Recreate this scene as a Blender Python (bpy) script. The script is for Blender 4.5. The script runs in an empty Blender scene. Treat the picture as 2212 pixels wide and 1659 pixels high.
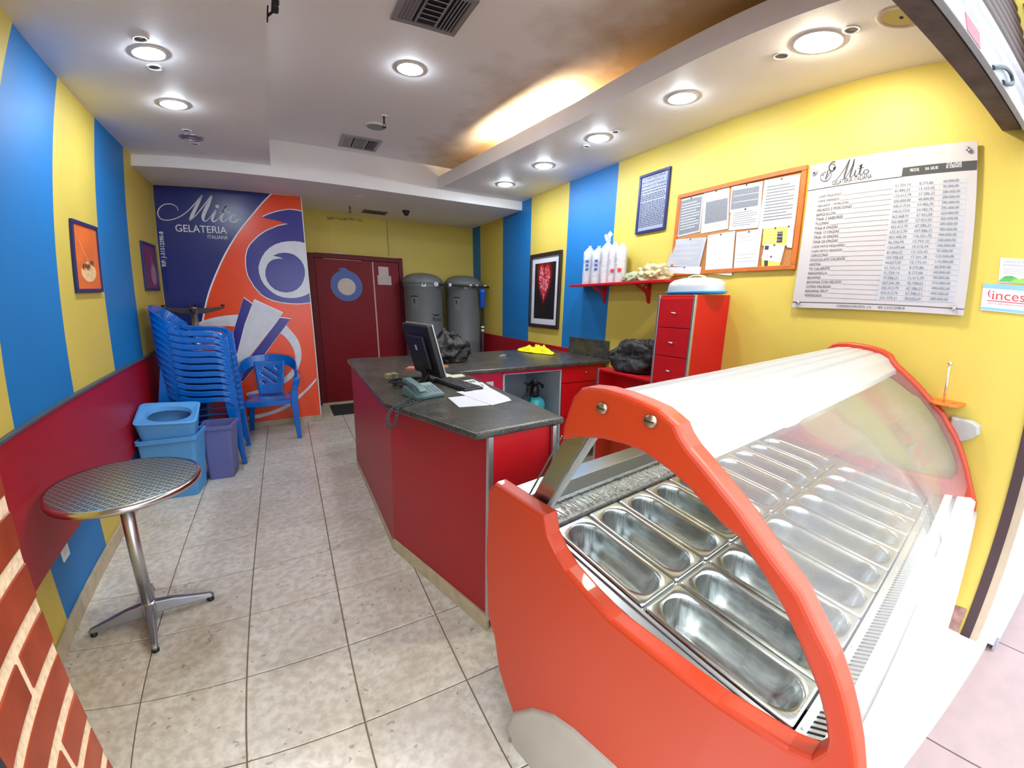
import bpy, bmesh, math, random
from mathutils import Matrix, Vector, noise
random.seed(7)
SC = bpy.context.scene
COL = SC.collection
PI = math.pi
# ---------------------------------------------------------------- camera (wide phone lens with its barrel curve)
cd = bpy.data.cameras.new('camera'); cam = bpy.data.objects.new('camera', cd); COL.objects.link(cam); SC.camera = cam
cd.type = 'PANO'; cd.sensor_width = 36; cd.sensor_fit = 'HORIZONTAL'
cd.panorama_type = 'FISHEYE_LENS_POLYNOMIAL'; cd.fisheye_fov = math.radians(170)
for i, k in enumerate((0.0011483436585, -0.07488210413, 0.00156392863, 1.1021127287e-05, -1.5354746279e-06)):
    setattr(cd, 'fisheye_polynomial_k%d' % i, k)
cd.clip_start = 0.01
cam.matrix_world = Matrix(((0.88100006, 0.08502038, -0.46541425, 1.0722287), (-0.47291549, 0.18689875, -0.86105737, -2.12613562),
                           (0.01377791, 0.97869321, 0.20486527, 1.52127529), (0, 0, 0, 1)))
# ---------------------------------------------------------------- world, sun, exposure
SC.view_settings.view_transform = 'Standard'; SC.view_settings.look = 'None'
SC.view_settings.gamma = 1; SC.view_settings.use_curve_mapping = False
SC.view_settings.exposure = 0.42
W = bpy.data.worlds.new('sky'); SC.world = W; W.use_nodes = True
wn = W.node_tree.nodes; bg = wn['Background']
bg.inputs[0].default_value = (0.86, 0.93, 1.0, 1); bg.inputs[1].default_value = 3.0
sd = bpy.data.lights.new('sun', 'SUN'); sun = bpy.data.objects.new('sun', sd); COL.objects.link(sun)
sd.energy = 3.5; sd.angle = math.radians(12); sd.color = (1.0, 0.96, 0.9)
sun.rotation_euler = Vector((-0.32, 0.30, -0.9)).to_track_quat('-Z', 'Y').to_euler()
sun.location = (5, -6, 8)
SC.cycles.max_bounces = 10; SC.cycles.glossy_bounces = 5; SC.cycles.transmission_bounces = 8; SC.cycles.transparent_max_bounces = 16
SC.cycles.sample_clamp_indirect = 6.0; SC.cycles.caustics_reflective = False; SC.cycles.caustics_refractive = False

# ---------------------------------------------------------------- materials
def lin(c):
    c = c / 255.0
    return c / 12.92 if c <= 0.04045 else ((c + 0.055) / 1.055) ** 2.4
def rgb(r, g, b): return (lin(r), lin(g), lin(b), 1)
class NT:
    def __init__(s, name):
        s.m = bpy.data.materials.new(name); s.m.use_nodes = True; s.t = s.m.node_tree
        s.n = s.t.nodes; s.b = s.n['Principled BSDF']; s.o = s.n['Material Output']
    def new(s, t, **k):
        n = s.n.new(t)
        for a, v in k.items():
            if a[0] == 'i' and a[1:].isdigit(): n.inputs[int(a[1:])].default_value = v
            elif a.startswith('_'): n.inputs[a[1:]].default_value = v
            else: setattr(n, a, v)
        return n
    def l(s, a, b): s.t.links.new(a, b)
    def pos(s): return s.new('ShaderNodeNewGeometry').outputs['Position']
    def obj(s): return s.new('ShaderNodeTexCoord').outputs['Object']
    def noise(s, scale, vec=None, detail=4, rough=0.55):
        n = s.new('ShaderNodeTexNoise'); n.inputs['Scale'].default_value = scale
        n.inputs['Detail'].default_value = detail; n.inputs['Roughness'].default_value = rough
        s.l(vec if vec else s.pos(), n.inputs['Vector']); return n.outputs['Fac']
    def ramp(s, fac, stops):
        r = s.new('ShaderNodeValToRGB'); e = r.color_ramp.elements
        e[0].position, e[0].color = stops[0]; e[1].position, e[1].color = stops[-1]
        for p, c in stops[1:-1]:
            k = e.new(p); k.color = c
        s.l(fac, r.inputs[0]); return r.outputs[0]
    def mix(s, fac, a, b, mode='MIX'):
        m = s.new('ShaderNodeMix', data_type='RGBA', blend_type=mode)
        for sock, v in ((m.inputs[0], fac), (m.inputs[6], a), (m.inputs[7], b)):
            if isinstance(v, (tuple, float, int)): sock.default_value = v
            else: s.l(v, sock)
        return m.outputs[2]
    def bump(s, h, strength=0.2, dist=0.002):
        b = s.new('ShaderNodeBump'); b.inputs['Strength'].default_value = strength; b.inputs['Distance'].default_value = dist
        s.l(h, b.inputs['Height']); s.l(b.outputs[0], s.b.inputs['Normal'])
MATS = {}
def plain(name, col, rough=0.5, metal=0.0, var=0.06, scale=9, bump=0.0, bscale=200, coat=0.0, spec=0.5):
    if name in MATS: return MATS[name]
    t = NT(name); f = t.noise(scale)
    d = tuple(max(0, c * (1 - var)) for c in col[:3]) + (1,); h = tuple(min(1, c * (1 + var)) for c in col[:3]) + (1,)
    t.l(t.ramp(f, [(0.3, d), (0.7, h)]), t.b.inputs['Base Color'])
    t.b.inputs['Roughness'].default_value = rough; t.b.inputs['Metallic'].default_value = metal
    t.b.inputs['Coat Weight'].default_value = coat; t.b.inputs['Specular IOR Level'].default_value = spec
    if bump: t.bump(t.noise(bscale), bump, 0.001)
    MATS[name] = t.m; return t.m
def emit(name, col, s):
    if name in MATS: return MATS[name]
    t = NT(name); t.b.inputs['Base Color'].default_value = (0.8, 0.8, 0.8, 1)
    t.b.inputs['Emission Color'].default_value = col; t.b.inputs['Emission Strength'].default_value = s
    MATS[name] = t.m; return t.m
def wallpaint(name, col):
    t = NT(name); f = t.noise(2.2); g = t.noise(60, detail=2)
    d = tuple(c * 0.93 for c in col[:3]) + (1,)
    t.l(t.mix(t.ramp(f, [(0.35, (0, 0, 0, 1)), (0.7, (1, 1, 1, 1))]), d, col), t.b.inputs['Base Color'])
    t.b.inputs['Roughness'].default_value = 0.55; t.bump(g, 0.25, 0.002); MATS[name] = t.m; return t.m
YEL = wallpaint('yellow_paint', rgb(210, 187, 84)); BLU = wallpaint('blue_paint', rgb(16, 116, 186))
CEI = wallpaint('ceiling_paint', rgb(240, 237, 238))
REDP = plain('red_panel', rgb(158, 10, 28), 0.42, var=0.04, scale=3)
REDL = plain('red_laminate', rgb(190, 8, 22), 0.38, var=0.05, scale=3)
MAG = plain('magenta_red_laminate', rgb(190, 10, 58), 0.35)
DARKLEDGE = plain('ledge_grey', rgb(70, 84, 92), 0.5)
BASEB = plain('baseboard_stone', rgb(184, 170, 142), 0.5, var=0.15, scale=14)
WHITEP = plain('white_plastic', rgb(228, 228, 228), 0.4, var=0.02)
CHROME = plain('chrome', rgb(215, 215, 218), 0.18, 1.0, var=0.03)
STEEL = plain('stainless_steel', rgb(196, 198, 200), 0.24, 1.0, var=0.06, scale=5)
ALU = plain('aluminium', rgb(205, 207, 210), 0.35, 1.0, var=0.04)
DKMET = plain('dark_metal', rgb(52, 52, 58), 0.45, 0.6)
BLACK = plain('black_plastic', rgb(20, 20, 24), 0.4)
SCREW = plain('brass_screw', rgb(170, 150, 130), 0.35, 1.0)
ORANGE = plain('orange_red_plastic', rgb(180, 52, 16), 0.42, var=0.04, scale=500, coat=0.1)
GREYFOOT = plain('grey_plastic', rgb(166, 160, 150), 0.5)
CHAIRB = plain('blue_plastic', rgb(0, 100, 192), 0.22, var=0.04, coat=0.2)
BINL = plain('light_blue_plastic', rgb(84, 156, 218), 0.5, var=0.04)
BINP = plain('violet_blue_plastic', rgb(98, 104, 160), 0.5, var=0.04)
TANK = plain('grey_tank_plastic', rgb(104, 106, 108), 0.45, var=0.05)
PAPER = plain('white_paper', rgb(204, 204, 212), 0.7, var=0.02)
INK = plain('dark_ink', rgb(58, 58, 62), 0.7)
INKG = plain('grey_ink', rgb(150, 150, 154), 0.7)
WHITEINK = plain('white_ink', rgb(240, 240, 244), 0.6)
SILVERINK = plain('silver_ink', rgb(216, 218, 228), 0.5)
NAVY = plain('navy_print', rgb(28, 40, 118), 0.25, var=0.03)
INDIGO = plain('indigo_print', rgb(46, 44, 140), 0.25, var=0.03)
ORPR = plain('orange_print', rgb(240, 72, 24), 0.25, var=0.03)
CORK = plain('cork', rgb(178, 120, 66), 0.9, var=0.25, scale=160)
WOODF = plain('orange_wood_frame', rgb(186, 98, 36), 0.5, var=0.12, scale=20)
BLKF = plain('black_brown_frame', rgb(44, 30, 28), 0.4)
BLUEF = plain('blue_frame', rgb(28, 36, 96), 0.4)
CLOTH = plain('yellow_cloth', rgb(232, 216, 12), 0.9, bump=0.3)
BLUEPL = plain('deep_blue_plastic', rgb(22, 84, 190), 0.35)
PIPE = plain('dark_pipe', rgb(38, 34, 38), 0.5)
TEAL = plain('turquoise_plastic', rgb(60, 176, 190), 0.35)
GREYIN = plain('grey_laminate', rgb(168, 174, 186), 0.5, var=0.08, scale=6)
SHUTG = plain('grey_slat', rgb(150, 148, 158), 0.4, 0.3, var=0.12)
SHUTB = plain('brown_slat', rgb(66, 46, 40), 0.5, 0.2, var=0.2)
PINK = plain('pink_sticker', rgb(196, 62, 78), 0.5, var=0.2, scale=90)
GREEN = plain('green_print', rgb(88, 168, 88), 0.5, var=0.2, scale=40)
LBLUE = plain('light_blue_print', rgb(130, 180, 214), 0.5)
REDINK = plain('red_ink', rgb(196, 60, 70), 0.5)

def granite():
    t = NT('dark_granite'); a = t.noise(12, detail=8, rough=.7); b = t.noise(90, detail=3)
    c = t.ramp(a, [(0.3, rgb(34, 34, 34)), (0.52, rgb(60, 58, 54)), (0.72, rgb(92, 86, 76))])
    t.l(t.mix(t.ramp(b, [(0.55, (0, 0, 0, 1)), (0.7, (1, 1, 1, 1))]), c, rgb(102, 96, 90)), t.b.inputs['Base Color'])
    t.b.inputs['Roughness'].default_value = 0.30; return t.m
GRAN = granite()
def tile_mat():
    t = NT('travertine_tile')
    oi = t.new('ShaderNodeObjectInfo').outputs['Random']
    p = t.pos()
    a = t.noise(3.2, p, 6, 0.6); b = t.noise(26, p, 5, 0.6)
    c1 = t.ramp(a, [(0.3, rgb(200, 193, 178)), (0.5, rgb(220, 214, 201)), (0.72, rgb(230, 226, 216))])
    c2 = t.mix(t.ramp(b, [(0.40, (0.6, 0.6, 0.6, 1)), (0.6, (0, 0, 0, 1))]), c1, rgb(184, 172, 154))
    v = t.new('ShaderNodeTexVoronoi', feature='F1'); v.inputs['Scale'].default_value = 24; dv = t.new('ShaderNodeVectorMath', operation='MULTIPLY_ADD'); dn = t.new('ShaderNodeTexNoise'); dn.inputs['Scale'].default_value = 30; t.l(p, dn.inputs['Vector']); t.l(dn.outputs['Color'], dv.inputs[0]); dv.inputs[1].default_value = (.05, .05, .05); t.l(p, dv.inputs[2]); t.l(dv.outputs[0], v.inputs['Vector'])
    w = t.noise(4.5, p, 4)
    pm = t.new('ShaderNodeMath', operation='LESS_THAN', i1=0.20); t.l(v.outputs['Distance'], pm.inputs[0])
    wm = t.new('ShaderNodeMath', operation='GREATER_THAN', i1=0.55); t.l(w, wm.inputs[0])
    pp = t.new('ShaderNodeMath', operation='MULTIPLY'); t.l(pm.outputs[0], pp.inputs[0]); t.l(wm.outputs[0], pp.inputs[1])
    pq = t.new('ShaderNodeMath', operation='MULTIPLY', i1=0.5); t.l(pp.outputs[0], pq.inputs[0])
    c3 = t.mix(pq.outputs[0], c2, rgb(112, 100, 84))
    m = t.new('ShaderNodeMapRange'); m.inputs[3].default_value = 0.93; m.inputs[4].default_value = 1.05; t.l(oi, m.inputs[0])
    cc = t.new('ShaderNodeCombineColor')
    for i in range(3): t.l(m.outputs[0], cc.inputs[i])
    t.l(t.mix(1.0, c3, cc.outputs[0], 'MULTIPLY'), t.b.inputs['Base Color'])
    t.b.inputs['Roughness'].default_value = 0.33
    t.bump(t.mix(0.5, b, pp.outputs[0]), 0.12, 0.002); return t.m
TILE = tile_mat(); GROUT = plain('grout', rgb(120, 104, 82), 0.9)
def brick_mat():
    t = NT('painted_brick'); a = t.noise(9); 
    t.l(t.ramp(a, [(0.3, rgb(104, 40, 22)), (0.55, rgb(124, 50, 28)), (0.75, rgb(136, 64, 42))]), t.b.inputs['Base Color'])
    t.b.inputs['Roughness'].default_value = 0.35; t.bump(t.noise(40), 0.2, 0.002); return t.m
BRICK = brick_mat(); MORTAR = plain('cream_mortar', rgb(190, 168, 138), 0.9, var=0.22, scale=90, bump=0.5, bscale=150)
PAVE = plain('pink_pavement', rgb(122, 105, 106), 0.6, var=0.07, scale=8)
EXTW = plain('white_exterior_paint', rgb(238, 238, 240), 0.6, var=0.02)
DIRTY = plain('dirty_dark_header', rgb(92, 78, 72), 0.8, var=0.35, scale=9, bump=0.5, bscale=40)
def glassmat(name, tint=(0.96, 0.99, 0.98, 1), rough=0.0, refl=1.0, haze=0.0):
    t = NT(name); g = t.new('ShaderNodeBsdfGlossy'); g.inputs['Roughness'].default_value = rough
    g.inputs['Color'].default_value = (0.95, 0.95, 0.95, 1)
    tr = t.new('ShaderNodeBsdfTransparent'); tr.inputs[0].default_value = tint
    f = t.new('ShaderNodeLayerWeight'); pw = t.new('ShaderNodeMath', operation='POWER', i1=5.0); t.l(f.outputs['Facing'], pw.inputs[0])
    mm = t.new('ShaderNodeMath', operation='MULTIPLY_ADD', i1=0.93 * refl, i2=0.035 * refl); mm.use_clamp = True; t.l(pw.outputs[0], mm.inputs[0])
    mx = t.new('ShaderNodeMixShader'); t.l(mm.outputs[0], mx.inputs[0]); t.l(tr.outputs[0], mx.inputs[1]); t.l(g.outputs[0], mx.inputs[2])
    if haze:   # dust film, with a whitish sky-glare veil mixed in as diffuse colour
        df = t.new('ShaderNodeBsdfDiffuse'); df.inputs[0].default_value = (0.9, 0.9, 0.9, 1); ts = t.new('ShaderNodeBsdfTranslucent'); ts.inputs[0].default_value = (0.9, 0.9, 0.9, 1)
        ad = t.new('ShaderNodeMixShader', i0=0.5); t.l(df.outputs[0], ad.inputs[1]); t.l(ts.outputs[0], ad.inputs[2])
        m2 = t.new('ShaderNodeMixShader', i0=haze); t.l(mx.outputs[0], m2.inputs[1]); t.l(ad.outputs[0], m2.inputs[2]); mx = m2
    t.l(mx.outputs[0], t.o.inputs[0]); return t.m
GLASS = glassmat('clear_glass', refl=0.6); GLASSC = glassmat('curved_glass', (0.97, 0.98, 0.98, 1), 0.0, 0.35, 0.10)
def plasticbag(name, col, alpha):
    t = NT(name); t.b.inputs['Base Color'].default_value = col; t.b.inputs['Roughness'].default_value = 0.3
    t.b.inputs['Alpha'].default_value = alpha; t.bump(t.noise(24, None, 5, .7), 0.9, 0.02); return t.m
CLEARBAG = plasticbag('clear_bag', rgb(226, 230, 236), 0.55)
BLKBAG = plasticbag('black_bag', rgb(22, 20, 22), 1.0)
DOME = plain('frosted_dome', rgb(188, 192, 198), 0.28, var=0.02)
def swirl_steel():
    t = NT('swirl_finish_steel'); v = t.new('ShaderNodeTexVoronoi', feature='F1'); v.inputs['Scale'].default_value = 30
    v.inputs['Randomness'].default_value = 0.0; t.l(t.obj(), v.inputs['Vector'])
    w = t.new('ShaderNodeTexVoronoi', feature='DISTANCE_TO_EDGE'); w.inputs['Scale'].default_value = 30; w.inputs['Randomness'].default_value = 0.0; t.l(t.obj(), w.inputs['Vector'])
    t.l(t.ramp(v.outputs['Distance'], [(0.15, rgb(110, 118, 116)), (0.45, rgb(128, 136, 132)), (0.56, rgb(214, 218, 212)), (0.62, rgb(120, 128, 124))]), t.b.inputs['Base Color'])
    t.b.inputs['Metallic'].default_value = 0.85; t.b.inputs['Roughness'].default_value = 0.36
    t.bump(v.outputs['Distance'], 0.5, 0.004); return t.m
SWIRL = swirl_steel()
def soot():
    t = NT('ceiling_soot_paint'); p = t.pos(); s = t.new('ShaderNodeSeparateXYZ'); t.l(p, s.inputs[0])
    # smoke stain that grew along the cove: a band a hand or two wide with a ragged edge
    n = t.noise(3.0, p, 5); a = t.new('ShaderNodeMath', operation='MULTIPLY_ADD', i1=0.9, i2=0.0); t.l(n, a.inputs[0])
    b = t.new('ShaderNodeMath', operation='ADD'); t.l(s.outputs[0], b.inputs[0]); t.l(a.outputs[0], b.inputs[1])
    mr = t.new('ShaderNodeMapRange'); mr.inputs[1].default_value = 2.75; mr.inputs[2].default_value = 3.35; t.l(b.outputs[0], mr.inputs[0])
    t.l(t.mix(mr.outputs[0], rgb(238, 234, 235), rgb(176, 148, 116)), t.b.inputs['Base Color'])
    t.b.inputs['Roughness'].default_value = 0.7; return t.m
SOOT = soot()

# ---------------------------------------------------------------- mesh helpers
class MB:
    def __init__(s): s.v = []; s.f = []; s.m = []; s.sm = []
    def add(s, vs, fs, mi=0, smooth=False):
        o = len(s.v); s.v += [tuple(p) for p in vs]
        for f in fs: s.f.append(tuple(o + i for i in f)); s.m.append(mi); s.sm.append(smooth)
        return s
    def box(s, x0, x1, y0, y1, z0, z1, mi=0, M=None):
        vs = [(x, y, z) for z in (z0, z1) for y in (y0, y1) for x in (x0, x1)]
        if M: vs = [tuple(M @ Vector(p)) for p in vs]
        return s.add(vs, [(0, 2, 3, 1), (4, 5, 7, 6), (0, 1, 5, 4), (2, 6, 7, 3), (0, 4, 6, 2), (1, 3, 7, 5)], mi)
    def bbox(s, x0, x1, y0, y1, z0, z1, b=0.004, mi=0, M=None):   # box with chamfered top and side edges
        bm = bmesh.new(); bmesh.ops.create_cube(bm, size=1)
        bmesh.ops.transform(bm, matrix=Matrix.Translation(((x0 + x1) / 2, (y0 + y1) / 2, (z0 + z1) / 2)) @ Matrix.Diagonal((x1 - x0, y1 - y0, z1 - z0, 1)), verts=bm.verts)
        bmesh.ops.bevel(bm, geom=bm.edges[:], offset=b, segments=2, affect='EDGES', profile=0.5)
        return s.bm(bm, mi, M)
    def bm(s, bm, mi=0, M=None, smooth=False):
        bm.verts.index_update()
        vs = [(M @ v.co if M else v.co)[:] for v in bm.verts]; s.add(vs, [tuple(v.index for v in f.verts) for f in bm.faces], mi, smooth)
        bm.free(); return s
    def prism(s, pts, a0, a1, plane='xy', mi=0):   # polygon in a plane, extruded along the third axis
        def P(p, a): return {'xy': (p[0], p[1], a), 'xz': (p[0], a, p[1]), 'yz': (a, p[0], p[1])}[plane]
        n = len(pts); vs = [P(p, a0) for p in pts] + [P(p, a1) for p in pts]
        fs = [tuple(range(n)), tuple(range(2 * n - 1, n - 1, -1))] + [(i, n + i, n + (i + 1) % n, (i + 1) % n) for i in range(n)]
        return s.add(vs, fs, mi)
    def lathe(s, prof, n=24, M=None, mi=0, smooth=True, a0=0.0, a1=2 * PI):
        full = abs(a1 - a0 - 2 * PI) < 1e-6; k = n if full else n + 1
        vs = []
        for r, z in prof:
            for i in range(k):
                a = a0 + (a1 - a0) * i / n; p = Vector((r * math.cos(a), r * math.sin(a), z)); vs.append(tuple(M @ p) if M else tuple(p))
        fs = []
        for j in range(len(prof) - 1):
            for i in range(n):
                i2 = (i + 1) % k if full else i + 1
                fs.append((j * k + i, j * k + i2, (j + 1) * k + i2, (j + 1) * k + i))
        return s.add(vs, fs, mi, smooth)
    def tube(s, path, r, n=8, mi=0, cap=True, smooth=True):
        P = [Vector(p) for p in path]; rr = r if isinstance(r, (list, tuple)) else [r] * len(P)
        vs = []; up = Vector((0.12, 0.23, 0.97)).normalized()
        for i, p in enumerate(P):
            d = (P[min(i + 1, len(P) - 1)] - P[max(i - 1, 0)]).normalized()
            u = d.cross(up); u = u.normalized() if u.length > 1e-4 else d.orthogonal().normalized()
            if i and u.dot(pu) < 0: u = -u
            pu = u; v = d.cross(u)
            for k in range(n):
                a = 2 * PI * k / n; vs.append(tuple(p + (u * math.cos(a) + v * math.sin(a)) * rr[i]))
        fs = [(i * n + k, i * n + (k + 1) % n, (i + 1) * n + (k + 1) % n, (i + 1) * n + k) for i in range(len(P) - 1) for k in range(n)]
        s.add(vs, fs, mi, smooth)
        if cap:
            o = len(s.v) - len(vs); s.f += [tuple(o + k for k in range(n)), tuple(o + (len(P) - 1) * n + k for k in range(n - 1, -1, -1))]
            s.m += [mi, mi]; s.sm += [False, False]
        return s
    def strip(s, path, w, t, upv=(0, 0, 1), mi=0):   # flat bar swept along a path: w across, t thick along 'up'
        P = [Vector(p) for p in path]; vs = []
        for i, p in enumerate(P):
            d = (P[min(i + 1, len(P) - 1)] - P[max(i - 1, 0)]).normalized()
            up = Vector(upv[i] if isinstance(upv, list) else upv); sd_ = d.cross(up).normalized(); up = sd_.cross(d).normalized()
            ww = (w[i] if isinstance(w, (list, tuple)) else w) / 2; tt = (t[i] if isinstance(t, (list, tuple)) else t) / 2
            for a, b in ((-1, -1), (-0.75, -1.0), (0.75, -1.0), (1, -1), (1, 1), (-1, 1)):
                vs.append(tuple(p + sd_ * ww * a + up * tt * b))
        n = 6
        fs = [(i * n + k, i * n + (k + 1) % n, (i + 1) * n + (k + 1) % n, (i + 1) * n + k) for i in range(len(P) - 1) for k in range(n)]
        fs += [tuple(range(n)), tuple((len(P) - 1) * n + k for k in range(n - 1, -1, -1))]
        return s.add(vs, fs, mi, False)
    def build(s, name, mats, parent=None, bevel=0, smooth_all=False, fixn=True, sub=0):
        me = bpy.data.meshes.new(name); me.from_pydata(s.v, [], s.f)
        for m in (mats if isinstance(mats, (list, tuple)) else [mats]): me.materials.append(m)
        me.polygons.foreach_set('material_index', s.m)
        me.polygons.foreach_set('use_smooth', [True] * len(s.f) if smooth_all else s.sm)
        if fixn:
            b = bmesh.new(); b.from_mesh(me); bmesh.ops.recalc_face_normals(b, faces=b.faces); b.to_mesh(me); b.free()
        me.update(); o = bpy.data.objects.new(name, me); COL.objects.link(o)
        if parent is not None: o.parent = parent
        if bevel:
            q = o.modifiers.new('bevel', 'BEVEL'); q.width = bevel; q.segments = 2; q.limit_method = 'ANGLE'; q.angle_limit = 0.7
        if sub:
            q = o.modifiers.new('sub', 'SUBSURF'); q.levels = sub; q.render_levels = sub
        return o
def empty(name, loc=(0, 0, 0), rz=0):
    o = bpy.data.objects.new(name, None); COL.objects.link(o); o.location = loc; o.rotation_euler = (0, 0, rz); o.empty_display_size = 0.1; return o
def tag(o, label, cat, group=None):
    o['label'] = label; o['category'] = cat
    if group: o['group'] = group
    return o
def struct(o, kind='structure'): o['kind'] = kind; return o
def copy_tree(o, parent=None):
    c = o.copy(); COL.objects.link(c); c.parent = parent
    for ch in [x for x in o.children]: copy_tree(ch, c)
    return c
def mesh_of_curve(cu):
    o = bpy.data.objects.new('tmp', cu); COL.objects.link(o)
    dg = bpy.context.evaluated_depsgraph_get(); dg.update()
    me = bpy.data.meshes.new_from_object(o.evaluated_get(dg)); COL.objects.unlink(o); bpy.data.objects.remove(o)
    vs = [v.co[:] for v in me.vertices]; fs = [tuple(p.vertices) for p in me.polygons]; bpy.data.meshes.remove(me); return vs, fs
def plate(outlines, half, bevel, res=2):   # closed outlines (holes allowed) -> bevelled plate in local xy, thickness +-(half+bevel)
    cu = bpy.data.curves.new('c', 'CURVE'); cu.dimensions = '2D'; cu.fill_mode = 'BOTH'; cu.extrude = half; cu.bevel_depth = bevel; cu.bevel_resolution = res
    for pts in outlines:
        sp = cu.splines.new('POLY'); sp.points.add(len(pts) - 1)
        for i, p in enumerate(pts): sp.points[i].co = (p[0], p[1], 0, 1)
        sp.use_cyclic_u = True
    r = mesh_of_curve(cu); bpy.data.curves.remove(cu); return r
def text_geo(s, size, align='LEFT', spacing=1.0, sx=1.0, shear=0.0, bold=0.0):
    cu = bpy.data.curves.new('t', 'FONT'); cu.body = s; cu.size = size; cu.align_x = align; cu.space_character = spacing; cu.shear = shear
    cu.resolution_u = 3; cu.offset = bold
    vs, fs = mesh_of_curve(cu); bpy.data.curves.remove(cu); return [(x * sx, y, z) for x, y, z in vs], fs
def text_fit(mb, s, p0, p1, h, to3, mi=0, spacing=1.0, bold=0.0):   # text between 2D points p0 and p1 with letter height h
    vs, fs = text_geo(s, 1.0, spacing=spacing, bold=bold); xs = [v[0] for v in vs]; ys = [v[1] for v in vs if True]
    x0, x1 = min(xs), max(xs); y1 = max(ys); L = math.hypot(p1[0] - p0[0], p1[1] - p0[1]); ux, uy = (p1[0] - p0[0]) / L, (p1[1] - p0[1]) / L
    flip = to3.flip if hasattr(to3, 'flip') else 1
    out = []
    for x, y, z in vs:
        a = (x - x0) / (x1 - x0) * L; b = y / y1 * h * flip
        out.append(to3((p0[0] + ux * a - uy * b, p0[1] + uy * a + ux * b)))
    mb.add(out, fs, mi)
def smoothpath(P, n=6):   # Catmull-Rom through points of any dimension
    out = []
    for i in range(len(P) - 1):
        a, b, c, d = P[max(i - 1, 0)], P[i], P[i + 1], P[min(i + 2, len(P) - 1)]
        for k in range(n):
            t = k / n
            out.append(tuple(0.5 * (2 * b[j] + (c[j] - a[j]) * t + (2 * a[j] - 5 * b[j] + 4 * c[j] - d[j]) * t * t + (3 * b[j] - a[j] - 3 * c[j] + d[j]) * t ** 3) for j in range(len(b))))
    out.append(tuple(P[-1])); return out
def stroke(mb, S, to3, mi=0):
    S = smoothpath(S, 6); vs = []
    for i, (x, y, w) in enumerate(S):
        a = S[max(i - 1, 0)]; b = S[min(i + 1, len(S) - 1)]; dx, dy = b[0] - a[0], b[1] - a[1]; L = math.hypot(dx, dy) or 1
        nx, ny = -dy / L * max(w, .002) / 2, dx / L * max(w, .002) / 2
        vs += [to3((x + nx, y + ny)), to3((x - nx, y - ny))]
    mb.add(vs, [(2 * i, 2 * i + 1, 2 * i + 3, 2 * i + 2) for i in range(len(S) - 1)], mi)
def closed(P, n=4):
    q = smoothpath([P[-1]] + list(P) + [P[0], P[1]], n); return q[n:-(n + 1) + 0] if n else P
# ================================================================ THE ROOM
XR, YB, YM, YF, HS, HB, HR = 3.715, 4.12, 3.337, 2.566, 2.657, 2.563, 2.88
YFR = -1.72     # inside line of the shop front
# floor with one object per tile
fl = struct(MB().box(-0.1, XR + 0.1, -1.93, YB + 0.3, -0.1, -0.004).build('floor', GROUT))
def tile_mesh(w, d):
    bm = bmesh.new(); bmesh.ops.create_cube(bm, size=1)
    bmesh.ops.transform(bm, matrix=Matrix.Translation((w / 2, d / 2, -0.004)) @ Matrix.Diagonal((w - 0.005, d - 0.005, 0.008, 1)), verts=bm.verts)
    ed = [e for e in bm.edges if all(v.co.z > -0.001 for v in e.verts)]
    bmesh.ops.bevel(bm, geom=ed, offset=0.0022, segments=1, affect='EDGES')
    me = bpy.data.meshes.new('tile'); bm.to_mesh(me); bm.free(); me.materials.append(TILE); return me
T = 0.4; tm = {}
for j in range(-5, 11):
    for i in range(0, 10):
        x0, y0 = i * T, j * T; w = min(T, XR - x0); y1 = min(y0 + T, YB); ya = max(y0, -1.93); d = y1 - ya
        if w < 0.02 or d < 0.02 or (x0 < 1.3 and y0 > YM + .05 and x0 + w < 1.36): continue
        k = (round(w, 3), round(d, 3))
        if k not in tm: tm[k] = tile_mesh(*k)
        o = bpy.data.objects.new('tile', tm[k]); COL.objects.link(o); o.parent = fl; o.location = (x0, ya, random.uniform(-0.0006, 0.0006))
# striped walls: painted bands are faces of the one wall
def stripes(name, x0, x1, edges, cols, ztop, plane='x'):
    mb = MB()
    for k in range(len(cols)): mb.box(x0, x1, edges[k], edges[k + 1], 0, ztop, cols[k])
    return struct(mb.build(name, [YEL, BLU]))
wl = stripes('wall_left', -0.12, 0.0, [-1.72, 0.129, 0.848, 1.592, 2.332, 3.07, YM + .9], [0, 1, 0, 1, 0, 0], 2.95)
wr = stripes('wall_right', XR, XR + 0.15, [-1.86, 0.888, 1.595, 2.34, 3.08, 3.83, YB + .1], [0, 1, 0, 1, 0, 1], 2.95)
wb = struct(MB().box(1.3, XR + .1, YB, YB + 0.12, 0, 2.95).build('wall_back', YEL))
# old patched opening above the door: raised ragged plaster edge
pm = MB()
pa = [(1.6739, 2.5142), (2.4332, 2.5392), (2.4079, 2.071), (1.6715, 2.0857)]
pm.prism(pa, YB - 0.004, YB, 'xz', 0)
pe = plain('old_plaster_edge', rgb(176, 152, 84), 0.9, var=0.4, scale=30, bump=0.6, bscale=60)
rb = [(pa[0][0] + (pa[1][0] - pa[0][0]) * i / 14, pa[0][1] - 0.005 + random.uniform(-0.01, 0.012)) for i in range(9)]
pm.prism(rb + [(x, z - random.uniform(0.015, 0.04)) for x, z in rb[::-1]], YB - 0.008, YB - 0.004, 'xz', 1)
rb = [(pa[3][0] + 0.02 + (pa[2][0] - pa[3][0]) * i / 14, pa[3][1] - 0.02 - 0.002 * i + random.uniform(-0.008, 0.008)) for i in range(14)]
pm.prism(rb + [(x, z - 0.035 - random.uniform(0, 0.02)) for x, z in rb[::-1]], YB - 0.012, YB - 0.004, 'xz', 2)
pm.box(pa[1][0] - 0.012, pa[1][0], YB - 0.008, YB - 0.004, pa[2][1], pa[1][1], 1)
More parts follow.
